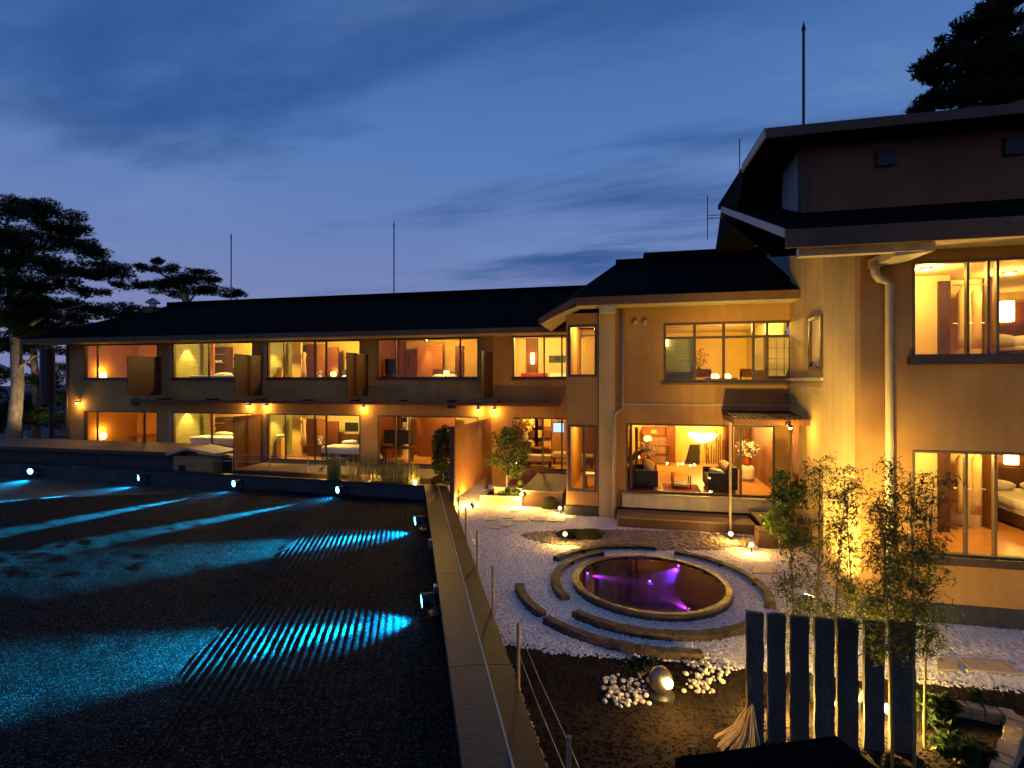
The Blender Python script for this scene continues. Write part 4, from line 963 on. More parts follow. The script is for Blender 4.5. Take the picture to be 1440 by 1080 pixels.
for k, (pa_, pb_, yy, lb) in enumerate(((740, 774, 19.85, 'beige padded bench at the sitting room window'), (776, 800, 20.9, 'beige padded bench further into the sitting room'), (808, 834, 20.3, 'beige padded bench seen through the corner bay door'))):
    a, b = PY(pa_, 650, yy).x, PY(pb_, 650, yy).x; th = thing('padded_bench', lb, 'bench', ((a + b) / 2, yy, FLO))
    box(a, b, yy, yy + .55, FLO + .26, FLO + .5).build('cushion', 'beige_cloth', th, .07)
    for x in (a + .06, b - .06):
        for y in (yy + .06, yy + .48): box(x - .03, x + .03, y - .03, y + .03, FLO, FLO + .27).build('leg', 'wood_dark', th)
q = PY(760, 630, 21); th = thing('round_table', 'small round table with a bowl in the sitting room', 'table', (q.x, 21, FLO))
MB().lathe((q.x, 21., FLO), [(0, 0), (.2, 0), (.03, .05), (.03, .62), (.4, .64), (.4, .68), (0, .68)], 18).build('pedestal_top', 'wood_red', th)
# bay rooms
ceiling_lamp((bx0 + bx1) / 2 + .4, YC + 1.3, 5.898, 42, 'round ceiling lamp behind the upper bay window')
ceiling_lamp((bx0 + bx1) / 2 + .4, YC + 1.3, 2.948, 34, 'round ceiling lamp behind the corner bay door', WARM)
q = PY(832, 676, 16.6); th = thing('chair', 'dark wooden chair with white seat just inside the corner bay door', 'chair', (q.x, 16.6, .62))
box(q.x - .2, q.x + .2, 16.4, 16.8, 1.02, 1.08).build('seat', 'white_cloth', th, .02); box(q.x - .2, q.x + .2, 16.8, 16.84, 1.3, 1.55).build('backrest', 'wood_dark', th)
for dx in (-.18, .18):
    for dy, h in ((-.18, .4), (.2, .93)): box(q.x + dx - .02, q.x + dx + .02, 16.6 + dy - .02, 16.6 + dy + .02, .62, .62 + h).build('leg', 'wood_dark', th)
# lounge
for (x, y, pw, wd) in ((1.0, 20.5, 65, 'above the stool with white flowers'), (3.75, 17.2, 60, 'above the timber panels'), (2.6, 20.6, 65, 'in front of the glowing bowl lamp')):
    ceiling_lamp(x, y, LC - .002, pw, 'round ceiling lamp in the lounge ' + wd, WARM)
q = PY(988, 614, LYB - .5); th = thing('bowl_lamp', 'large glowing bowl lamp on thin legs at the back of the lounge', 'lamp', (q.x, LYB - .5, LF))
MB().lathe((q.x, LYB - .5, q.z), [(.08, -.26), (.42, -.12), (.58, .12), (.54, .12), (.3, -.05), (0, -.1)], 24).build('bowl', 'bulb_soft', th, smooth=True)
for k in range(4):
    a = k * 1.57 + .4; MB().tube([(q.x + .1 * math.cos(a), LYB - .5 + .1 * math.sin(a), q.z - .2), (q.x + .28 * math.cos(a), LYB - .5 + .28 * math.sin(a), LF)], .012, 6).build('leg', 'metal_dark', th)
light(th, 'POINT', (q.x, LYB - .5, q.z + .3), 55, YEL, .15)
th = thing('black_screen', 'slanted black panel standing beside the bowl lamp', 'panel', PY(972, 645, LYB - .8))
a, b, z0, z_ = face_y(963, 984, 625, 645, LYB - .7); MB().add([(a, LYB - .7, LF), (b, LYB - .7, LF), (b, LYB - .7, z_), (a + .2, LYB - .7, z_)] + [(a, LYB - .62, LF), (b, LYB - .62, LF), (b, LYB - .62, z_), (a + .2, LYB - .62, z_)], [(0, 1, 2, 3), (7, 6, 5, 4), (0, 4, 5, 1), (1, 5, 6, 2), (2, 6, 7, 3), (3, 7, 4, 0)]).build('board', 'black', th)
box(a, b, LYB - .85, LYB - .5, LF + .001, LF + .03).build('foot', 'black', th)
th = thing('branch_row', 'row of upright dark branches beside the bowl lamp', 'branches', PY(1008, 648, LYB - .6))
for k in range(9):
    q = PY(994 + k * 3.2, 645, LYB - .6); MB().tube([(q.x, LYB - .6, LF), (q.x + rng.uniform(-.04, .04), LYB - .6, LF + rng.uniform(.6, 1.5))], .018, 5).build('branch', 'wood_dark', th)
x0, x1, z0, z_ = face_y(903, 936, 601, 613, LYB - .42); picture(x0, x1, z0, z_, LYB - .41, 'red painting above the writing shelf in the lounge', 'red_cloth', 'orange_wall')
th = thing('writing_shelf', 'dark red console shelf along the back of the lounge', 'console', PY(920, 640, 21.2))
a, b = PY(900, 640, 21.).x, PY(942, 640, 21.).x
box(a, b, 20.9, 21.3, LF + .72, LF + .78).build('top', 'wood_red', th); box(a + .05, b - .05, 20.95, 21.28, LF + .35, LF + .4).build('shelf', 'wood_red', th)
for x in (a, b - .06): box(x, x + .06, 20.92, 21.28, LF, LF + .72).build('side', 'wood_red', th)
table_lamp(a + .3, 21.1, LF + .78, .15, .35, 'shaded lamp on the lounge console', 8)
q = PY(912, 640, 18.6)
th = thing('red_stool', 'red drum stool carrying white flowers near the plant side of the lounge', 'stool', (q.x, 18.6, LF)); MB().lathe((q.x, 18.6, LF), [(0, 0), (.26, 0), (.3, .1), (.3, .34), (.26, .42), (0, .42)], 18).build('drum', 'red_cloth', th)
vase(q.x, 18.6, LF + .42, .12, .22, 'white flowers on the red stool behind the dark sofa', 'red_cloth', 'pebble_white', 150, .09, .33)
q = PY(1050, 660, 18.3)
th = thing('red_stool', 'red drum stool carrying tall white flowers beside the timber panels', 'stool', (q.x, 18.3, LF)); MB().lathe((q.x, 18.3, LF), [(0, 0), (.2, 0), (.24, .1), (.24, .4), (.2, .5), (0, .5)], 18).build('drum', 'white_cloth', th)
vase(q.x, 18.3, LF + .5, .13, .25, 'tall white flower arrangement in a red pot in the lounge', 'red_cloth', 'pebble_white', 170, .09, .36)
a, b = PY(884, 680, 16.3).x, PY(925, 680, 16.3).x; side_sofa(a, b, 16.1, 17.4, LF, 'black leather sofa beside the palm in the lounge', 'black_leather', -1)
cushion((b - .25, 16.9, LF + .62), 'beige_cloth', 'brown cushion on the black sofa beside the palm', .9)
a, b = PY(995, 685, 16.3).x, PY(1036, 685, 16.3).x; side_sofa(a, b, 16.1, 17.4, LF, 'black leather sofa with pale cushions facing the glass table', 'black_leather', 1)
cushion((a + .3, 16.6, LF + .56), 'white_cloth', 'pale cushion lying on the black sofa facing the glass table', .1)
cushion((b - .25, 16.8, LF + .68), 'beige_cloth', 'brown cushion leaning on the black sofa facing the glass table', 1.0)
a, b = PY(945, 680, 16.5).x, PY(972, 680, 16.5).x; th = thing('glass_table', 'low glass table with thin red legs in the lounge', 'table', ((a + b) / 2, 16.6, LF))
box(a, b, 16.4, 17.0, LF + .40, LF + .42).build('top', 'glass', th)
for x in (a + .03, b - .03):
    for y in (16.43, 16.97): box(x - .018, x + .018, y - .018, y + .018, LF, LF + .4).build('leg', 'wood_red', th)
MB().box(a + .0, b - .0, 16.4, 17.0, LF + .12, LF + .14).build('lower_shelf', 'wood_red', th)
th = thing('rug', 'dark red rug under the glass table', 'rug', ((a + b) / 2, 16.5, LF)); box(a - .25, b + .25, 16.0, 17.2, LF + .001, LF + .012).build('pile', 'red_cloth', th)
q = PY(888, 640, 16.5); th = thing('palm_plant', 'arching palm in a red pot at the end of the lounge window', 'plant', (q.x, 16.6, LF))
MB().lathe((q.x, 17.6, LF), [(0, 0), (.16, 0), (.22, .4), (.2, .4), (0, .36)], 16).build('pot', 'red_cloth', th)
for k in range(11):
    a = k * .57; mb = MB(); pts = [Vector((q.x, 17.6, LF + .4)) + Vector((math.cos(a) * .5 * t_ * (.4 + t_), math.sin(a) * .4 * t_ * (.4 + t_), 1.2 * t_ - .55 * t_ * t_)) for t_ in (0, .25, .5, .75, 1)]
    mb.tube(pts, [.012, .03, .035, .02, .003], 4).build('frond', 'leaf_mid', th)
# upper room of the lounge wing
ceiling_lamp(PY(1035, 478, YC + 1.4).x, YC + 1.4, 5.858, 40, 'bright round ceiling lamp in the upper shoji room', YEL, .16)
for k, (px, wd) in enumerate(((1005, 'plain pair side of the table'), (1022, 'chair side of the table'))):
    q = PY(px, 523, 18.6); table_lamp(q.x, 18.6, UF + .05, .15, .5, f'glowing low lamp on the tatami at the {wd}', 10, 'bulb_soft')
for px, wd in ((985, 'near the fusuma panel'), (1052, 'near the shoji leaf')):
    q = PY(px, 528, 17.0); th = thing('low_chair', f'orange low-backed chair {wd} in the upper room', 'chair', (q.x, 17, UF))
    box(q.x - .28, q.x + .28, 16.8, 17.25, UF + .22, UF + .28).build('seat', 'wood_gate', th); box(q.x - .28, q.x + .28, 16.74, 16.79, UF + .42, UF + .68).build('backrest', 'wood_gate', th)
    for dx in (-.26, .26):
        for yy, h in ((16.76, .6), (17.22, .22)): box(q.x + dx - .02, q.x + dx + .02, yy - .02, yy + .02, UF, UF + h).build('leg', 'wood_red', th)
q = PY(1014, 528, 17.3); th = thing('low_table', 'low table between the orange chairs in the upper room', 'table', (q.x, 17.3, UF)); box(q.x - .45, q.x + .45, 17.1, 17.7, UF + .36, UF + .4).build('top', 'wood_red', th)
for dx in (-.42, .42):
    for yy in (17.14, 17.66): box(q.x + dx - .02, q.x + dx + .02, yy - .02, yy + .02, UF, UF + .36).build('leg', 'wood_red', th)
q = PY(937, 481, YC + .42); c = thing('wall_sconce', 'small square sconce beside the fusuma panel in the upper room', 'sconce', (q.x, YC + .4, q.z)); box(q.x - .06, q.x + .06, YC + .4, YC + .498, q.z - .12, q.z + .12).build('shade', 'bulb_soft', c)
q = PY(983, 500, 19.9); vase(q.x, 19.9, UF + .5, .1, .3, 'tall autumn branch in the alcove of the upper room', 'wood_dark', 'wood_gate', 90, .07, .4)
box(q.x - .5, q.x + .5, 19.7, 20.25, UF, UF + .5).build('alcove_step', 'wood_gate', lw)
# bedrooms of the near wing
for z0, z1, fn in ((1.08, 2.95, 'ground floor'), (4.36, 6.08, 'upper')):
    ceiling_lamp(xr(1310, 10.6), 10.75, z1 - .002, 20, f'round ceiling lamp over the closet of the {fn} near bedroom', YEL, .07)
    ceiling_lamp(xr(1420, 11.5), 11.5, z1 - .002, 17, f'round ceiling lamp over the bed of the {fn} near bedroom', WARM, .09)
    zz = z0 + 1.28
    q = PY(1420 if z0 > 3 else 1426, 460, 13.9); c = thing('wall_sconce', f'tall glowing sconce above the bed of the {fn} near bedroom', 'sconce', (q.x, 13.95, zz)); box(q.x - .12, q.x + .12, 13.93, 14.045, zz - .26, zz + .22).build('shade', 'bulb_soft', c, .02); light(c, 'POINT', (q.x, 13.75, zz), 16, ORG)
    bed(xr(1398, 12.8), xr(1398, 12.8) + 1.9, 11.9, 13.95, z0, f'white bed in the {fn} near bedroom')
    rl2 = thing('towel_rail', f'rail carrying two robes in the {fn} near bedroom', 'rail', (xr(1365, 11.5), 11.5, z0))
    MB().tube([(xr(1340, 11.9), 11.9, z0 + .8), (xr(1386, 11.9), 11.9, z0 + .8)], .012, 6).build('bar', 'metal_grey', rl2)
    MB().tube([(xr(1340, 11.9), 11.9, z1 - .15), (xr(1386, 11.9), 11.9, z1 - .15)], .012, 6).build('bar', 'metal_grey', rl2)
    for px, side in ((1352, 'door side'), (1373, 'bed side')):
        q = xr(px, 11.9); rb = thing('bath_robe', f'long pale robe on the {side} of the rail in the {fn} near bedroom', 'robe', (q, 11.9, z0))
        mb = MB(); prof = [(.015, 1.45), (.04, 1.42), (.095, 1.33), (.08, 1.05), (.07, .8), (.085, .5), (.10, .25), (0, .25)]
        mb.lathe((q, 11.9, z0 + .05), prof, 14); mb.v = [(x, 11.9 + (y - 11.9) * .5, z) for x, y, z in mb.v]
        mb.build('cloth', 'beige_cloth', rb, smooth=True)
        MB().tube([(q, 11.9, z0 + 1.46), (q, 11.9, z1 - .14)], .007, 5).build('hanger', 'metal_dark', rb)
# ================================================================== GARDEN
PC = Vector((.43, 10.35, 0)); PR = 1.5
pond = thing('round_pond', 'round stone-rimmed pond lit violet from under the water', 'pond', PC)
nb = 20
for k in range(nb):
    a0_, a1_ = 2 * math.pi * k / nb + .003, 2 * math.pi * (k + 1) / nb - .003
    pond_stone = MB().lathe(PC, [(PR - .14, .0), (PR, .0), (PR, .10), (PR - .02, .13), (PR - .12, .13), (PR - .14, .115)], 4, a0=a0_, a1=a1_).build('rim_stone', 'rim_stone', pond); roughen(pond_stone, .007)
MB().lathe(PC, [(0, .052), (PR - .14, .052)], 48).build('basin', 'basin', pond)
MB().lathe(PC, [(0, .105), (PR - .139, .105)], 48).build('water', 'water', pond)
for px, py, wd in ((966, 789, 'below the arc of kerb stones by the deck lamps'), (824, 806, 'on the coping wall side of the pond'), (956, 848, 'on the soil bed side of the pond')):
    q = G(px, py, .08); d = (q - PC); d.z = 0; d = d.normalized(); q = PC + d * 1.27; q.z = .082
    th = thing('underwater_lamp', 'small violet lamp under water ' + wd, 'underwater lamp', q, 'violet lamps in the pond')
    MB().ball(q, .03, n=10).build('housing', 'metal_dark', th); MB().ball(q - d * .025, .022, n=10).build('lens', 'lens_purple', th)
    light(th, 'POINT', q - d * .3 + Vector((0, 0, .02)), .4, (.2, .03, 1), .02); light(th, 'SPOT', q - d * .05, 520, (.13, .03, 1), .01, q - d * 1.1 + Vector((0, 0, -.04)), 44, .9)  # weak point light added beside the beam to brighten the basin
q = PC + Vector((0, 0, .08)); th = thing('pond_nozzle', 'small fountain nozzle at the middle of the pond', 'nozzle', PC); MB().lathe(PC, [(0, .03), (.08, .03), (.05, .05), (.02, .10), (0, .10)], 12).build('body', 'metal_grey', th); MB().ball(PC + Vector((0, 0, .10)), .022, n=8).build('lens', 'lens_purple', th)
for r, d0, d1, nn, wd in ((1.84, 122, 214, 3, 'inner arc on the coping wall side'), (2.55, 195, 224, 1, 'short outer arc nearest the wire fence'), (2.6, 228, 284, 3, 'outer arc beside the soil bed'),
                          (2.06, 231, 323, 4, 'inner arc on the soil bed side'), (2.2, 84, 154, 3, 'thin arc beside the tan pebbles'), (2.1, -16, 72, 3, 'arc on the bedroom wing side')):
    th = thing('kerb_arc', f'curved stone kerb round the pond, {wd}', 'kerb', PC + Vector((r * math.cos(R((d0 + d1) / 2)), r * math.sin(R((d0 + d1) / 2)), 0)), 'curved stone kerbs round the pond')
    for k in range(nn):
        b0, b1 = R(d0 + (d1 - d0) * k / nn + .12), R(d0 + (d1 - d0) * (k + 1) / nn - .12)
        ks = MB().lathe(PC, [(r - .09, -.02), (r + .09, -.02), (r + .085, .10), (r + .07, .115), (r - .07, .115), (r - .085, .10)], 12, a0=b0, a1=b1).build('stone', 'kerb_stone', th); roughen(ks, .011)
# ground lamps
def spike_lamp(p, label, power, d=(0, -1, 0), group='bright spike lamps in the courtyard', color=WARM, h=.2):
    p = Vector(p); d = Vector(d).normalized(); th = thing('spike_lamp', label, 'garden lamp', p, group); c = p + Vector((0, 0, h))
    MB().tube([p - Vector((0, 0, .05)), c], .014, 6).build('spike', 'metal_dark', th)
    MB().tube([c - d * .10, c + d * .06], [.05, .06], 14).build('housing', 'metal_dark', th)
    MB().ball(c + d * .05, .038, n=12).build('bulb', 'bulb_warm', th, smooth=True)
    light(th, 'POINT', c + d * .17, power * 2.2, color, .05)
spike_lamp(G(788, 724), 'bright spike lamp at the foot of the corner bay', 20, (-.15, -1, .3))
spike_lamp(G(795, 766) , 'bright spike lamp on the mossy mound', 20, (-.05, -1, .4), h=.26)
spike_lamp(G(1028, 762), 'bright spike lamp at the deck end by the slim post', 26, (-.3, -1, .3))
spike_lamp(G(1057, 778), 'bright spike lamp beside the dark stump', 26, (-.3, -1, .3))
def rock(p, rx, ry, rz, label, m='moss', name='boulder', lump=.22):
    mb = MB().ball((p[0], p[1], p[2] + rz * .25), rx, ry, rz, 18)
    mb.v = [tuple(Vector(v) + Vector((1, 1, .6)) * lump * .5 * min(rx, rz) * mn.noise(Vector(v) * 4)) for v in mb.v]
    return tag(mb.build(name, m, None, smooth=True), label, 'rock')
q = G(808, 758); rock((q.x + .1, q.y + .15, 0), .62, .3, .16, 'low mossy mound behind the pond arc', 'moss')
q = G(832, 752); rock((q.x, q.y + .1, 0), .4, .22, .1, 'small brown rock at the end of the mossy mound', 'kerb_stone')
q = G(773, 716); rock((q.x - .0, q.y + .1, 0), .3, .25, .3, 'dark boulder beside the short timber deck', 'moss')
q = G(1080, 772); th = thing('tree_stump', 'dark squared timber block beside the deck lamps', 'timber block', q); box(q.x - .22, q.x + .3, q.y, q.y + .4, 0, .42).build('block', 'wood_dark', th, .03); box(q.x - .2, q.x + .28, q.y + .02, q.y + .38, .42, .45).build('cap', 'deck', th)
# stepping stones
def paver(pts, label, h=.05, group=None):
    mb = MB().slab([(p.x, p.y, h) for p in pts], h + .03); return tag(mb.build('stepping_stone', 'paver', None, .008), label, 'stepping stone', group)
for a, b, c, d in ((684, 728, 698, 733), (702, 736, 718, 742), (708, 726, 722, 730), (718, 718, 730, 721), (722, 729, 742, 734), (748, 729, 768, 734), (772, 730, 795, 735), (690, 740, 704, 745)):
    paver([G(a + 3, b), G(c + 3, b), G(c - 2, d), G(a - 2, d)], 'square stepping stone in the white gravel near the planter', .04, 'stepping stones by the planter')
paver([G(1318, 930), G(1345, 930), G(1349, 946), G(1318, 946)], 'smaller of two flat pavers below the bedroom window', .05)
paver([G(1348, 929), G(1412, 933), G(1436, 952), G(1364, 946)], 'larger flat paver with a slanted edge below the bedroom window', .05)
paver([G(1060, 800), G(1090, 800), G(1094, 808), G(1058, 808)], 'pale flat stone at the end of the kerb arc by the stump', .04)
# planter with bowl
A_, B_ = G(676, 708), G(741, 712)
pl = thing('stone_planter', 'rectangular stone planter with low plants by the orange timber screen', 'planter', ((A_.x + B_.x) / 2, 16.4, 0))
x0, x1, y0, y1 = A_.x, B_.x, 16.1, 17.1
for nm, bxx in (('front_side', (x0, x1, y0, y0 + .1)), ('rear_side', (x0, x1, y1 - .1, y1)), ('end_side', (x0, x0 + .1, y0 + .102, y1 - .102)), ('end_side', (x1 - .1, x1, y0 + .102, y1 - .102))):
    box(*bxx, 0, .3).build(nm, 'planter_stone', pl, .008)
box(x0 + .1, x1 - .1, y0 + .1, y1 - .1, .0, .24).build('soil', 'soil', pl)
th = thing('planter_block', 'pale stone block standing in the planter', 'block', (x0 + .55, 16.5, .24)); box(x0 + .4, x0 + .75, 16.4, 16.6, .23, .5).build('block', 'planter_stone', th, .02); box(x0 + .37, x0 + .78, 16.38, 16.62, .5, .54).build('cap', 'paver', th)
q = PY(736, 690, 16.7); th = thing('stone_bowl', 'shallow stone bowl at the end of the planter', 'bowl', (q.x, 16.7, .24)); MB().lathe((q.x, 16.75, .22), [(0, 0), (.1, 0), (.12, .12), (.34, .3), (.31, .3), (0, .16)], 20).build('bowl', 'planter_stone', th)
MB().ball((q.x - .12, 16.75, .62), .1, .09, .12, 12).tube([(q.x - .12, 16.75, .38), (q.x - .12, 16.75, .55)], .05, 8).build('finial', 'leaf_bright', th)
th = thing('low_shrub', 'low leafy plants filling the stone planter', 'plant', (x1 - .5, 16.5, .24)); leaf_cloud(MB(), (x1 - .55, 16.45, .32), (.45, .28, .14), 420, .07).build('foliage', 'leaf_mid', th); MB().tube([(x1 - .55, 16.45, .2), (x1 - .55, 16.45, .34)], .02, 5).build('stem', 'wood_dark', th)
spike_lamp((x1 - .12, 16.0, .0), 'very bright lamp at the corner of the stone planter', 60, (-.3, -1, .1), color=YEL, h=.42)
spike_lamp((xl(691) + .35, 15.5, 0), 'uplight at the foot of the orange timber screen', 110, (-1, .2, .8), color=ORG, h=.12)
# plants
def shrub(name, label, c, rad, n, size, m, base, cat='shrub', lobes=7, trunk=.03, seed=1, limbs=5):
    rr = random.Random(seed); base = Vector(base); th = thing(name, label, cat, base)
    mb = MB()
    top = Vector(c); mb.tube([base - Vector((0, 0, .05)), base.lerp(top, .5) + Vector((rr.uniform(-.05, .05), 0, 0)), top], [trunk, trunk * .8, trunk * .3], 7)
    lf = MB()
    for k in range(lobes):
        a = rr.uniform(0, 6.28); rz = rr.uniform(-.85, .85); h = math.sqrt(1 - rz * rz) * rr.uniform(.35, .85)
        cc = Vector((c[0] + rad[0] * h * math.cos(a), c[1] + rad[1] * h * math.sin(a), c[2] + rad[2] * rz * .75))
        if k < limbs: mb.tube([base.lerp(top, rr.uniform(.3, .8)), cc], [trunk * .5, trunk * .12], 5)
        leaf_cloud(lf, cc, (rad[0] * .48, rad[1] * .48, rad[2] * .36), n // lobes, size, seed=seed * 100 + k)
    mb.build('trunk', 'bark', th); lf.build('crown', m, th); return th
b_ = G(624, 694); shrub('column_shrub', 'dense dark upright shrub beside the orange timber screen', (b_.x, b_.y, 1.35), (.42, .42, 1.15), 3000, .075, 'leaf_dark', b_, lobes=16, seed=3)
q = PY(712, 645, 16.6); shrub('young_maple', 'airy yellow-green young tree lit beside the orange timber screen', (q.x, 16.6, 1.65), (.78, .6, .95), 2600, .07, 'leaf_mid', (q.x, 16.6, .2), cat='tree', lobes=18, seed=5, limbs=14, trunk=.035)
q = PY(1098, 735, 12.9); shrub('glossy_shrub', 'bright green glossy shrub at the corner of the raised deck', (q.x, 12.9, .72), (.36, .32, .52), 650, .10, 'leaf_bright', (q.x, 12.9, 0), lobes=9, seed=8)
q = PY(1108, 680, 13.4); shrub('round_shrub', 'dark round shrub under the pergola lamp', (q.x, 13.4, 1.45), (.45, .4, .55), 1300, .075, 'leaf_dark', (q.x, 13.4, 0), lobes=10, seed=9)
rd = thing('reed_bed', 'stand of tall thin reeds behind the terrace end wall', 'reeds', PY(525, 685, 16.75))
rs_ = MB(); rr = random.Random(11)
for k in range(330):
    px = rr.choice([rr.uniform(460, 480), rr.uniform(488, 592), rr.uniform(495, 580)]); yy = rr.uniform(16.55, 16.9); p = PY(px, 690, yy); h = rr.uniform(.75, 1.45)
    rs_.tube([(p.x, yy, 0), (p.x + rr.uniform(-.05, .05), yy, h)], [.014, .006], 4)
tag(rs_.build('stems', 'reed', rd), kind='stuff')
spike_lamp((PY(505, 680, 16.5).x, 16.53, 0), 'unseen spike lamp added at the terrace side to brighten the reeds', 12, (.2, .3, 1), color=YEL, h=.2)  # added lamp, there only to make the reeds show
th = thing('reed_lamp', 'small lamp at the end of the reeds near the wall corner', 'garden lamp', PY(586, 682, 16.65))
q = PY(584, 681, 16.62); MB().ball((q.x, 16.62, .52), .045, n=10).build('bulb', 'bulb_warm', th); MB().tube([(q.x, 16.62, 0), (q.x, 16.62, .49)], .014, 6).build('spike', 'metal_dark', th); light(th, 'POINT', (q.x, 16.55, .62), 12, YEL)
spike_lamp((PY(520, 680, 17.1).x, 17.05, 0), 'unseen spike lamp added behind the reeds to brighten them', 40, (0, -.3, 1), color=YEL, h=.3)  # added unseen lamp lifting the reeds from behind
# granite slabs
SX = [(1050, 1075, 862), (1080, 1106, 865), (1112, 1139, 869), (1146, 1175, 872), (1178, 1208, 872), (1216, 1245, 874), (1252, 1289, 876)]
WD = ['end slab beside the straw', 'second slab from the straw', 'third slab from the straw', 'middle slab', 'third slab from the paver bed', 'second slab from the paver bed', 'end slab beside the paver bed']
for k, (a, b, ty) in enumerate(SX):
    Y = 6.12 + .03 * k; x0, x1 = PY(a, 900, Y).x, PY(b - 1, 900, Y).x; z1 = PY((a + b) / 2, ty, Y).z
    mb = MB(); nz_ = 14; lv = [-.1 + (z1 + .1) * j / nz_ for j in range(nz_ + 1)]; seg = 6
    vs_ = []; fs_ = []
    for j, z in enumerate(lv):
        ring = [(x0 + (x1 - x0) * i / seg, Y) for i in range(seg + 1)] + [(x1, Y + .05 * i / 3) for i in (1, 2, 3)] + [(x1 - (x1 - x0) * i / seg, Y + .05) for i in range(1, seg + 1)] + [(x0, Y + .05 - .05 * i / 3) for i in (1, 2)]
        for x, y in ring:
            n_ = mn.noise_vector(Vector((x * 9, y * 9, z * 5 + k * 7))) * .012 + mn.noise_vector(Vector((x * 30, y * 30, z * 30))) * .004
            vs_.append((x + n_.x, y + n_.y, z + (n_.z if j == nz_ else 0)))
    m_ = len(ring)
    for j in range(nz_):
        for i in range(m_): fs_.append((j * m_ + i, j * m_ + (i + 1) % m_, (j + 1) * m_ + (i + 1) % m_, (j + 1) * m_ + i))
    fs_.append(tuple(range(nz_ * m_, nz_ * m_ + m_)))
    tag(mb.add(vs_, fs_).build('granite_slab', 'granite', None), f'upright granite slab in the row screening the lamp, {WD[k]}', 'stone slab', 'row of upright granite slabs')
def flood(p, tgt, label, power, angle=95, color=WARM):
    p = Vector(p); d = (Vector(tgt) - p).normalized(); th = thing('ground_flood', label, 'flood lamp', (p.x, p.y, 0), 'ground flood lamps')
    MB().tube([(p.x, p.y, -.03), p], .02, 6).build('spike', 'metal_dark', th)
    MB().tube([p - d * .12, p + d * .02], [.06, .085], 14).build('housing', 'metal_dark', th)
    o = MB().lathe((0, 0, 0), [(0, 0), (.075, 0)], 14).build('lens', 'bulb_warm', th)
    o.matrix_parent_inverse = Matrix(); o.location = Vector((0, 0, p.z)) + d * .023; o.rotation_euler = d.to_track_quat('Z', 'Y').to_euler()
    light(th, 'SPOT', p + d * .05, power, color, .05, tgt, angle, .7)
flood((2.25, 7.05, .28), (3.6, 10.9, 2.4), 'flood lamp behind the granite slabs aimed up the side wall', 2400, 54, YEL)
flood((3.12, 9.95, .22), (4.0, 11.2, 3.6), 'flood lamp close to the foot of the lit side wall', 1150, 110, YEL)
flood((2.75, 7.0, .22), (6.0, 9.8, 3.2), 'flood lamp behind the end slab aimed at the bedroom front', 380, 120, YEL)
spike_lamp((1.75, 6.75, 0), 'spike lamp behind the second granite slab', 60, (.2, -.6, .5), h=.14, color=YEL)
spike_lamp((2.45, 6.8, 0), 'spike lamp behind the middle granite slabs', 70, (.1, -.7, .5), h=.14, color=YEL)
spike_lamp((2.98, 6.85, 0), 'spike lamp behind the slab beside the paver bed', 60, (0, -.7, .5), h=.14, color=YEL)
# bamboo
def bamboo(base, h, lean, n, label, seed, z0=.35, rad=.34, m='bamboo_leaf'):
    rr = random.Random(seed); base = Vector(base); th = thing('bamboo', label, 'bamboo', base, 'slender bamboos round the granite slabs')
    pts = [base + Vector((lean[0] * t_ * t_, lean[1] * t_ * t_, h * t_ - .03)) for t_ in [i / 9 for i in range(10)]]
    MB().tube(pts, [.016 * (1 - .75 * i / 9) for i in range(10)], 7).build('culm', 'bamboo_stem', th)
    br = MB(); lf = MB()
    for k in range(46):
        f = rr.uniform(z0, 1.); j = min(8, int(f * 9)); p = pts[j].lerp(pts[j + 1], f * 9 - j)
        a = rr.uniform(0, 6.28); ln = rad * rr.uniform(.5, 1.2) * (1.1 - .5 * f); q = p + Vector((math.cos(a) * ln, math.sin(a) * ln, ln * rr.uniform(-.15, .55)))
        br.tube([p, p.lerp(q, .5) + Vector((0, 0, .04)), q], .0032, 3, False)
        for _ in range(n // 46):
            c = p.lerp(q, rr.uniform(.25, 1.05)) + Vector((rr.gauss(0, .05), rr.gauss(0, .05), rr.gauss(0, .04)))
            d = Vector((rr.gauss(0, 1), rr.gauss(0, 1), rr.gauss(-.35, .5))).normalized(); s_ = d.cross(Vector((rr.gauss(0, .4), rr.gauss(0, .4), 1))).normalized()
            ll_ = rr.uniform(.04, .10); ww = ll_ * .09
            lf.add([c, c + d * ll_ * .4 + s_ * ww, c + d * ll_, c + d * ll_ * .4 - s_ * ww], [(0, 1, 2, 3)])
    br.build('branches', 'bamboo_stem', th); lf.build('foliage', m, th)
for k, (px, Y, h, ln, wd) in enumerate(((1118, 6.75, 2.65, (-.05, .1), 'behind the third slab from the straw'), (1150, 7.1, 3.05, (.06, .1), 'behind the middle slab, leaning to the lit wall'), (1170, 6.6, 2.75, (.1, -.1), 'behind the middle slab, upright'), (1200, 7.4, 2.9, (-.12, .0), 'between slabs and the lit side wall'))):
    bamboo((PY(px, 900, Y).x, Y, 0), h, ln, 2300, 'thin leafy bamboo ' + wd, 20 + k, z0=.3, rad=.30)
for k, (px, Y, h, ln, wd) in enumerate(((1255, 5.95, 2.9, (-.08, .1), 'in front of the second slab from the paver bed'), (1286, 6.0, 3.1, (.02, .12), 'in front of the end slab by the paver bed'), (1300, 6.45, 2.95, (.14, .1), 'beside the end slab, with a bright culm'), (1272, 6.75, 3.05, (-.1, .1), 'behind the end slab'), (1240, 7.0, 2.6, (.1, .1), 'behind the second slab from the paver bed'))):
    bamboo((PY(px, 900, Y).x, Y, 0), h, ln, 2300, 'thin leafy bamboo ' + wd, 40 + k, z0=.36, rad=.30)
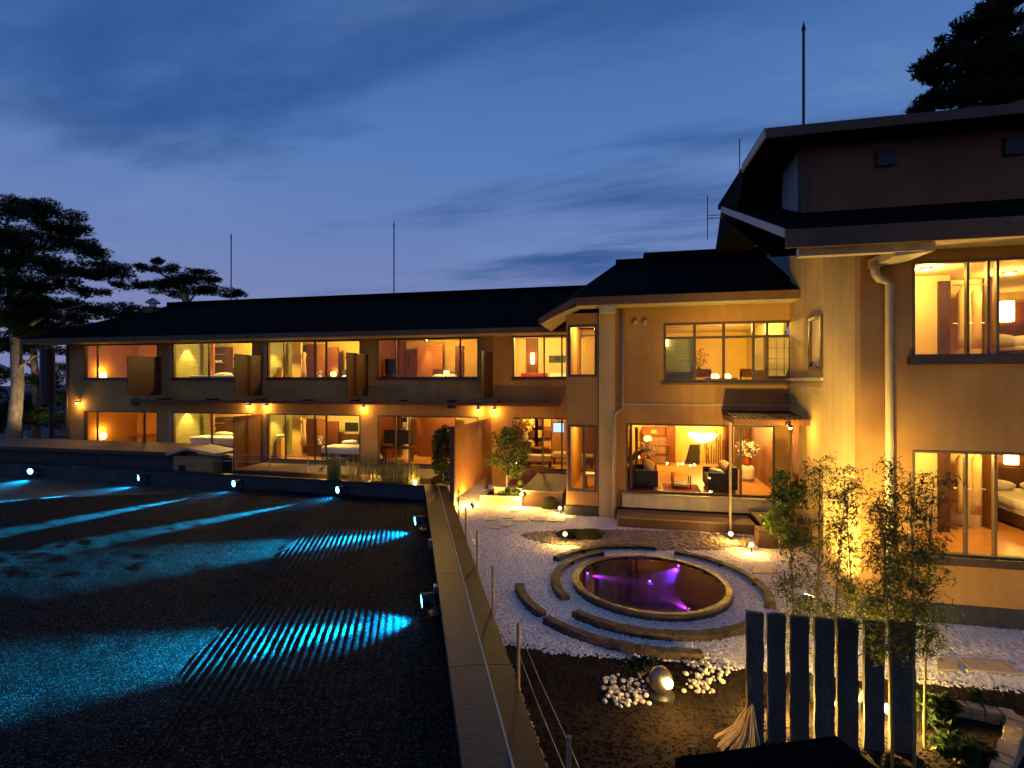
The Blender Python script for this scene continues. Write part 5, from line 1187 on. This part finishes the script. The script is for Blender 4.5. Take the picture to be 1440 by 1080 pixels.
# ball lamp with white cobbles
q = G(930, 990); bl_ = thing('ball_lamp', 'grey ball lamp shining among white cobbles on the soil', 'ball lamp', q)
MB().ball((q.x, q.y + .12, .22),   .15, .15, .18, 22).build('body', 'lamp_steel', bl_, smooth=True)
MB().lathe((q.x, q.y + .12, 0), [(0, 0), (.17, 0), (.17, .06), (.1, .1), (0, .1)], 18).build('base', 'metal_dark', bl_)
MB().ball((q.x + .08, q.y - .01, .27), .06, n=14).build('bulb', 'bulb_warm', bl_, smooth=True)
light(bl_, 'POINT', (q.x + .16, q.y - .42, .42), 34, WARM, .05)
rr = random.Random(21)
def cobbles(pa, pb, n, wd):
    for k in range(n):
        p = G(rr.uniform(*pa), rr.uniform(*pb)); s_ = rr.uniform(.014, .036)
        o = MB().ball((0, 0, 0), s_ * 1.25, s_, s_ * .8, 9, lump=.18).build('cobble', 'cobble_white', soil_o, smooth=True)
        o.matrix_parent_inverse = Matrix(); o.location = (p.x, p.y, .01 + s_ * .5 + (rr.random() < .25) * .05); o.rotation_euler = (rr.uniform(-.3, .3), rr.uniform(-.3, .3), rr.uniform(0, 6))
cobbles((862, 914), (956, 996), 60, ''); cobbles((848, 880), (950, 990), 30, ''); cobbles((958, 1004), (930, 976), 60, ''); cobbles((990, 1022), (938, 968), 18, ''); cobbles((878, 900), (926, 934), 9, ''); cobbles((1016, 1032), (940, 948), 3, '')
q = G(903, 962); shrub('low_bush', 'small dark bush beside the ball lamp', (q.x, q.y + .1, .18), (.24, .18, .14), 300, .06, 'needles_dark', (q.x, q.y + .1, 0), lobes=6, seed=31)
# straw skirt at the slab end
sw = thing('straw_bundle', 'fanned bundle of straw leaning on the end granite slab', 'straw', (1.25, 5.95, 0))
for k in range(40):
    f = (k * 7 % 40) / 39; tp = Vector((1.36 - .03 * f, 6.10 + .06 * f, .44 - .06 * rr.random())); bt = Vector((.98 + .30 * (1 - f) ** 2 + rr.uniform(-.05, .05), 5.55 + .58 * f + rr.uniform(-.05, .05), .0))
    MB().tube([tp, tp.lerp(bt, .5) + Vector((.03, .02, -.07)), bt], [.008, .014, .011], 5).build('stalk', 'straw', sw)
# foreground post with dark hipped cap
hp = thing('roofed_post', 'dark post with hipped cap rising in the foreground', 'post', (1.2, 3.3, 0))
ap = Vector((1.19, 3.34, 1.93)); cs = [Vector((.3, 3.42, 1.60)), Vector((1.2, 2.4, 1.32)), Vector((2.1, 3.3, 1.30)), Vector((1.25, 3.7, 1.60))]
MB().add([ap] + cs + [c - Vector((0, 0, .08)) for c in cs], [(0, 1, 2), (0, 2, 3), (0, 3, 4), (0, 4, 1), (1, 5, 6, 2), (2, 6, 7, 3), (3, 7, 8, 4), (4, 8, 5, 1), (5, 8, 7, 6)]).build('cap', 'roof', hp)
box(1.1, 1.3, 3.2, 3.4, 0, 1.5).build('shaft', 'wood_dark', hp)
# brick-edged bed at the right
bd = thing('edged_bed', 'leafy bed edged with worn tan blocks', 'planting bed', G(1430, 1010))
path = [G(1316, 985, .12), G(1360, 992, .12), G(1428, 1006, .12), G(1425, 1035, .12), G(1405, 1085, .12)]
for p, q in zip(path, path[1:]):
    L_ = (q - p).length; n = max(1, round(L_ / .17)); d = (q - p).normalized(); sd = Vector((-d.y, d.x, 0))
    for k in range(n):
        c = p + d * (L_ * (k + .5) / n)
        for row in range(2):
            MB().obox((c.x + rr.uniform(-.01, .01), c.y, 0), d, sd, L_ / n / 2 - .006, .07 + rr.uniform(0, .015), -.02 + row * .078, .055 + row * .078 + rr.uniform(0, .012)).build('edge_block', 'brick_tan', bd, .012)
for k in range(9):
    p = G(rr.uniform(1300, 1400), rr.uniform(1000, 1075)); shrub('bed_plant', 'low dark leafy plant among others inside the tan block edging', (p.x, p.y, .13), (.17, .15, .13), 130, .085, 'leaf_dark', (p.x, p.y, 0), cat='plant', lobes=4, seed=60 + k, trunk=.012)['group'] = 'plants in the block-edged bed'
# ================================================================== TREES
def pine(name, label, base, pads, limbs, trunk_pts, tr_r, Yd, m='needles', seed=1, dens=1., nsize=.17):
    rr = random.Random(seed); th = thing(name, label, 'tree', base)
    MB().tube(trunk_pts, tr_r, 12).build('trunk', 'bark', th, smooth=True)
    lb = MB()
    for pts, r0 in limbs: lb.tube(pts, [r0 * (1 - .8 * i / (len(pts) - 1)) for i in range(len(pts))], 6)
    if limbs: lb.build('limbs', 'bark', th)
    nd = MB()
    for (px, py, hw, hh) in pads:
        u = (px - 720) / FPX; k = 1 / (CB + SB * u); mpp = Yd * k / FPX
        c0 = PY(px, py, Yd); W, H_ = hw * mpp, hh * mpp
        nl = max(3, int(hw * 2 / 16))
        lobes = [(rr.uniform(-.85, .85), rr.uniform(-.8, .8), rr.uniform(-.5, .6)) for _ in range(int(nl * 2.6))]
        for lx, ly, lz in lobes:
            cc = Vector((c0.x + lx * W, c0.y + ly * W * .7, c0.z + lz * H_ * (1 - .5 * abs(lx))))
            rx, rz = W * .20 + .20, H_ * .40 + .07
            for _ in range(int(dens * 52 * (rx * rz * 9 + .5))):
                while True:
                    q = Vector((rr.uniform(-1, 1), rr.uniform(-1, 1), rr.uniform(-1, 1)))
                    if q.length < 1: break
                p = cc + Vector((q.x * rx, q.y * rx, q.z * rz))
                upv = Vector((rr.gauss(0, .5), rr.gauss(0, .5), 1)).normalized()
                for j in range(5):
                    d = (upv + Vector((rr.gauss(0, .75), rr.gauss(0, .75), rr.gauss(0, .5)))).normalized(); s_ = d.cross(Vector((rr.random(), rr.random(), .2))).normalized()
                    l_ = nsize * rr.uniform(.7, 1.3); w_ = l_ * .13
                    nd.add([p - s_ * w_, p + s_ * w_, p + d * l_], [(0, 1, 2)])
    nd.build('crown', m, th); return th
YP = 21.5
T = lambda px, py, Y=YP: PY(px, py, Y)
b_ = T(18, 660); b_.z = 0
pine('black_pine', 'tall spreading pine with lit pale trunk beyond the guest wing end', b_,
     [(15, 288, 32, 12), (62, 308, 62, 15), (100, 322, 42, 13), (40, 340, 80, 12), (115, 352, 42, 12), (20, 365, 50, 14), (90, 376, 70, 14), (150, 386, 50, 12), (180, 402, 26, 7), (40, 400, 60, 16), (20, 430, 50, 18), (75, 425, 45, 11), (-20, 330, 50, 30), (-30, 400, 50, 40), (10, 452, 48, 14), (55, 446, 50, 10), (45, 468, 40, 11), (-5, 486, 36, 12), (120, 412, 30, 8)],
     [([T(20, 420), T(60, 395), T(110, 380), T(160, 388)], .16), ([T(16, 390), T(45, 350), T(95, 330)], .14), ([T(15, 400), T(0, 340), T(15, 300)], .16), ([T(22, 470), T(70, 440), T(120, 428)], .12), ([T(22, 520), T(50, 500), T(80, 512)], .08), ([T(12, 520), T(-15, 505)], .1)],
     [b_ - Vector((0, 0, .2)), T(20, 600), T(25, 540), T(22, 480), T(16, 420), T(14, 380), T(20, 330)], [.36, .31, .28, .25, .2, .14, .06], YP, seed=4, dens=1.0)
pine('lower_pine', 'lower pine boughs lit green behind the guest wing end', T(50, 640, 23.5).xy.to_3d(),
     [(130, 434, 60, 10), (165, 445, 40, 8), (95, 468, 50, 10), (100, 520, 30, 12), (60, 455, 60, 12), (0, 450, 40, 16), (-10, 560, 30, 25), (90, 560, 30, 18), (20, 480, 45, 14), (60, 490, 45, 12), (15, 530, 30, 14), (60, 535, 35, 12), (30, 570, 50, 20), (80, 590, 40, 22), (10, 600, 30, 25)],
     [([T(50, 480, 23.5), T(100, 445, 23.5), T(170, 440, 23.5)], .1), ([T(50, 520, 23.5), T(10, 490, 23.5)], .1)],
     [T(50, 640, 23.5).xy.to_3d(), T(52, 560, 23.5), T(46, 480, 23.5), T(60, 440, 23.5)], [.22, .2, .16, .06], 23.5, m='needles', seed=5, dens=.9)
YQ = 29.
pine('ridge_pine', 'dark pine reaching over the guest wing ridge beside the chimney', T(262, 560, YQ).xy.to_3d(),
     [(195, 378, 22, 6), (232, 380, 24, 9), (330, 415, 18, 5), (240, 402, 40, 9), (250, 390, 22, 10), (287, 382, 18, 5), (280, 396, 32, 9), (305, 408, 28, 8), (260, 410, 45, 8), (225, 400, 15, 6), (218, 368, 10, 5)],
     [([T(262, 430, YQ), T(245, 395, YQ), T(205, 374, YQ)], .12), ([T(262, 430, YQ), T(285, 400, YQ)], .1)],
     [T(262, 560, YQ).xy.to_3d(), T(264, 480, YQ), T(262, 420, YQ), T(256, 385, YQ)], [.3, .26, .2, .05], YQ, m='needles_dark', seed=6, dens=1.)
YR2 = 20.
pine('hill_pine', 'dark pine rising behind the third storey roof', T(1420, 500, YR2).xy.to_3d(),
     [(1335, 84, 35, 9), (1310, 108, 20, 5), (1375, 42, 35, 7), (1352, 76, 25, 14), (1400, 30, 40, 12), (1435, 8, 40, 12), (1420, 65, 45, 20), (1380, 105, 50, 16), (1330, 140, 32, 9), (1300, 155, 14, 5), (1400, 140, 60, 18), (1440, 100, 50, 30), (1370, 128, 30, 12), (1475, 50, 50, 50), (1490, 120, 50, 40)],
     [([T(1430, 150, YR2), T(1390, 100, YR2), T(1340, 85, YR2)], .12), ([T(1430, 90, YR2), T(1400, 50, YR2), T(1370, 42, YR2)], .1), ([T(1425, 190, YR2), T(1380, 150, YR2), T(1320, 145, YR2)], .1)],
     [T(1420, 500, YR2).xy.to_3d(), T(1425, 300, YR2), T(1430, 150, YR2), T(1440, 20, YR2)], [.3, .27, .2, .06], YR2, m='needles_dark', seed=7, dens=.8, nsize=.2)
flood((T(40, 640, 20.).x, 20., .35), T(20, 470, 21.8), 'flood lamp lighting the pine trunk behind the low shed', 150, 75, (1, .72, .42))
flood((T(78, 640, 21.).x, 21., .35), T(70, 470, 23.5), 'flood lamp lighting the lower pine boughs', 900, 90, (1, .8, .35))
# spiral stair at the wing end
sp_c = T(72, 610, 20.5); stt = thing('spiral_stair', 'dark spiral stair at the end of the guest wing', 'staircase', (sp_c.x, 20.5, 0))
MB().tube([(sp_c.x, 20.5, 0), (sp_c.x, 20.5, 5.2)], .09, 10).build('column', 'metal_dark', stt)
for k in range(13):
    a = R(200 + k * 26); a2 = a + R(24); z = .25 + k * .2
    c = Vector((sp_c.x, 20.5, 0)); MB().slab([c + Vector((0, 0, z)), c + Vector((1.15 * math.cos(a), 1.15 * math.sin(a), z)), c + Vector((1.15 * math.cos(a2), 1.15 * math.sin(a2), z))], .05).build('tread', 'wood_dark', stt)
    p = c + Vector((1.12 * math.cos(a), 1.12 * math.sin(a), z)); MB().tube([p, p + Vector((0, 0, .9))], .014, 5).build('baluster', 'metal_dark', stt)
MB().tube([Vector((sp_c.x + 1.12 * math.cos(R(200 + k * 13)), 20.5 + 1.12 * math.sin(R(200 + k * 13)), 1.15 + k * .1)) for k in range(25)], .02, 6).build('handrail', 'metal_dark', stt)
MB().tube([(sp_c.x + .6, 19.9, 2.9), (sp_c.x + .6, 19.9, 5.6)], .3, 14).build('tank_drum', 'black', stt)
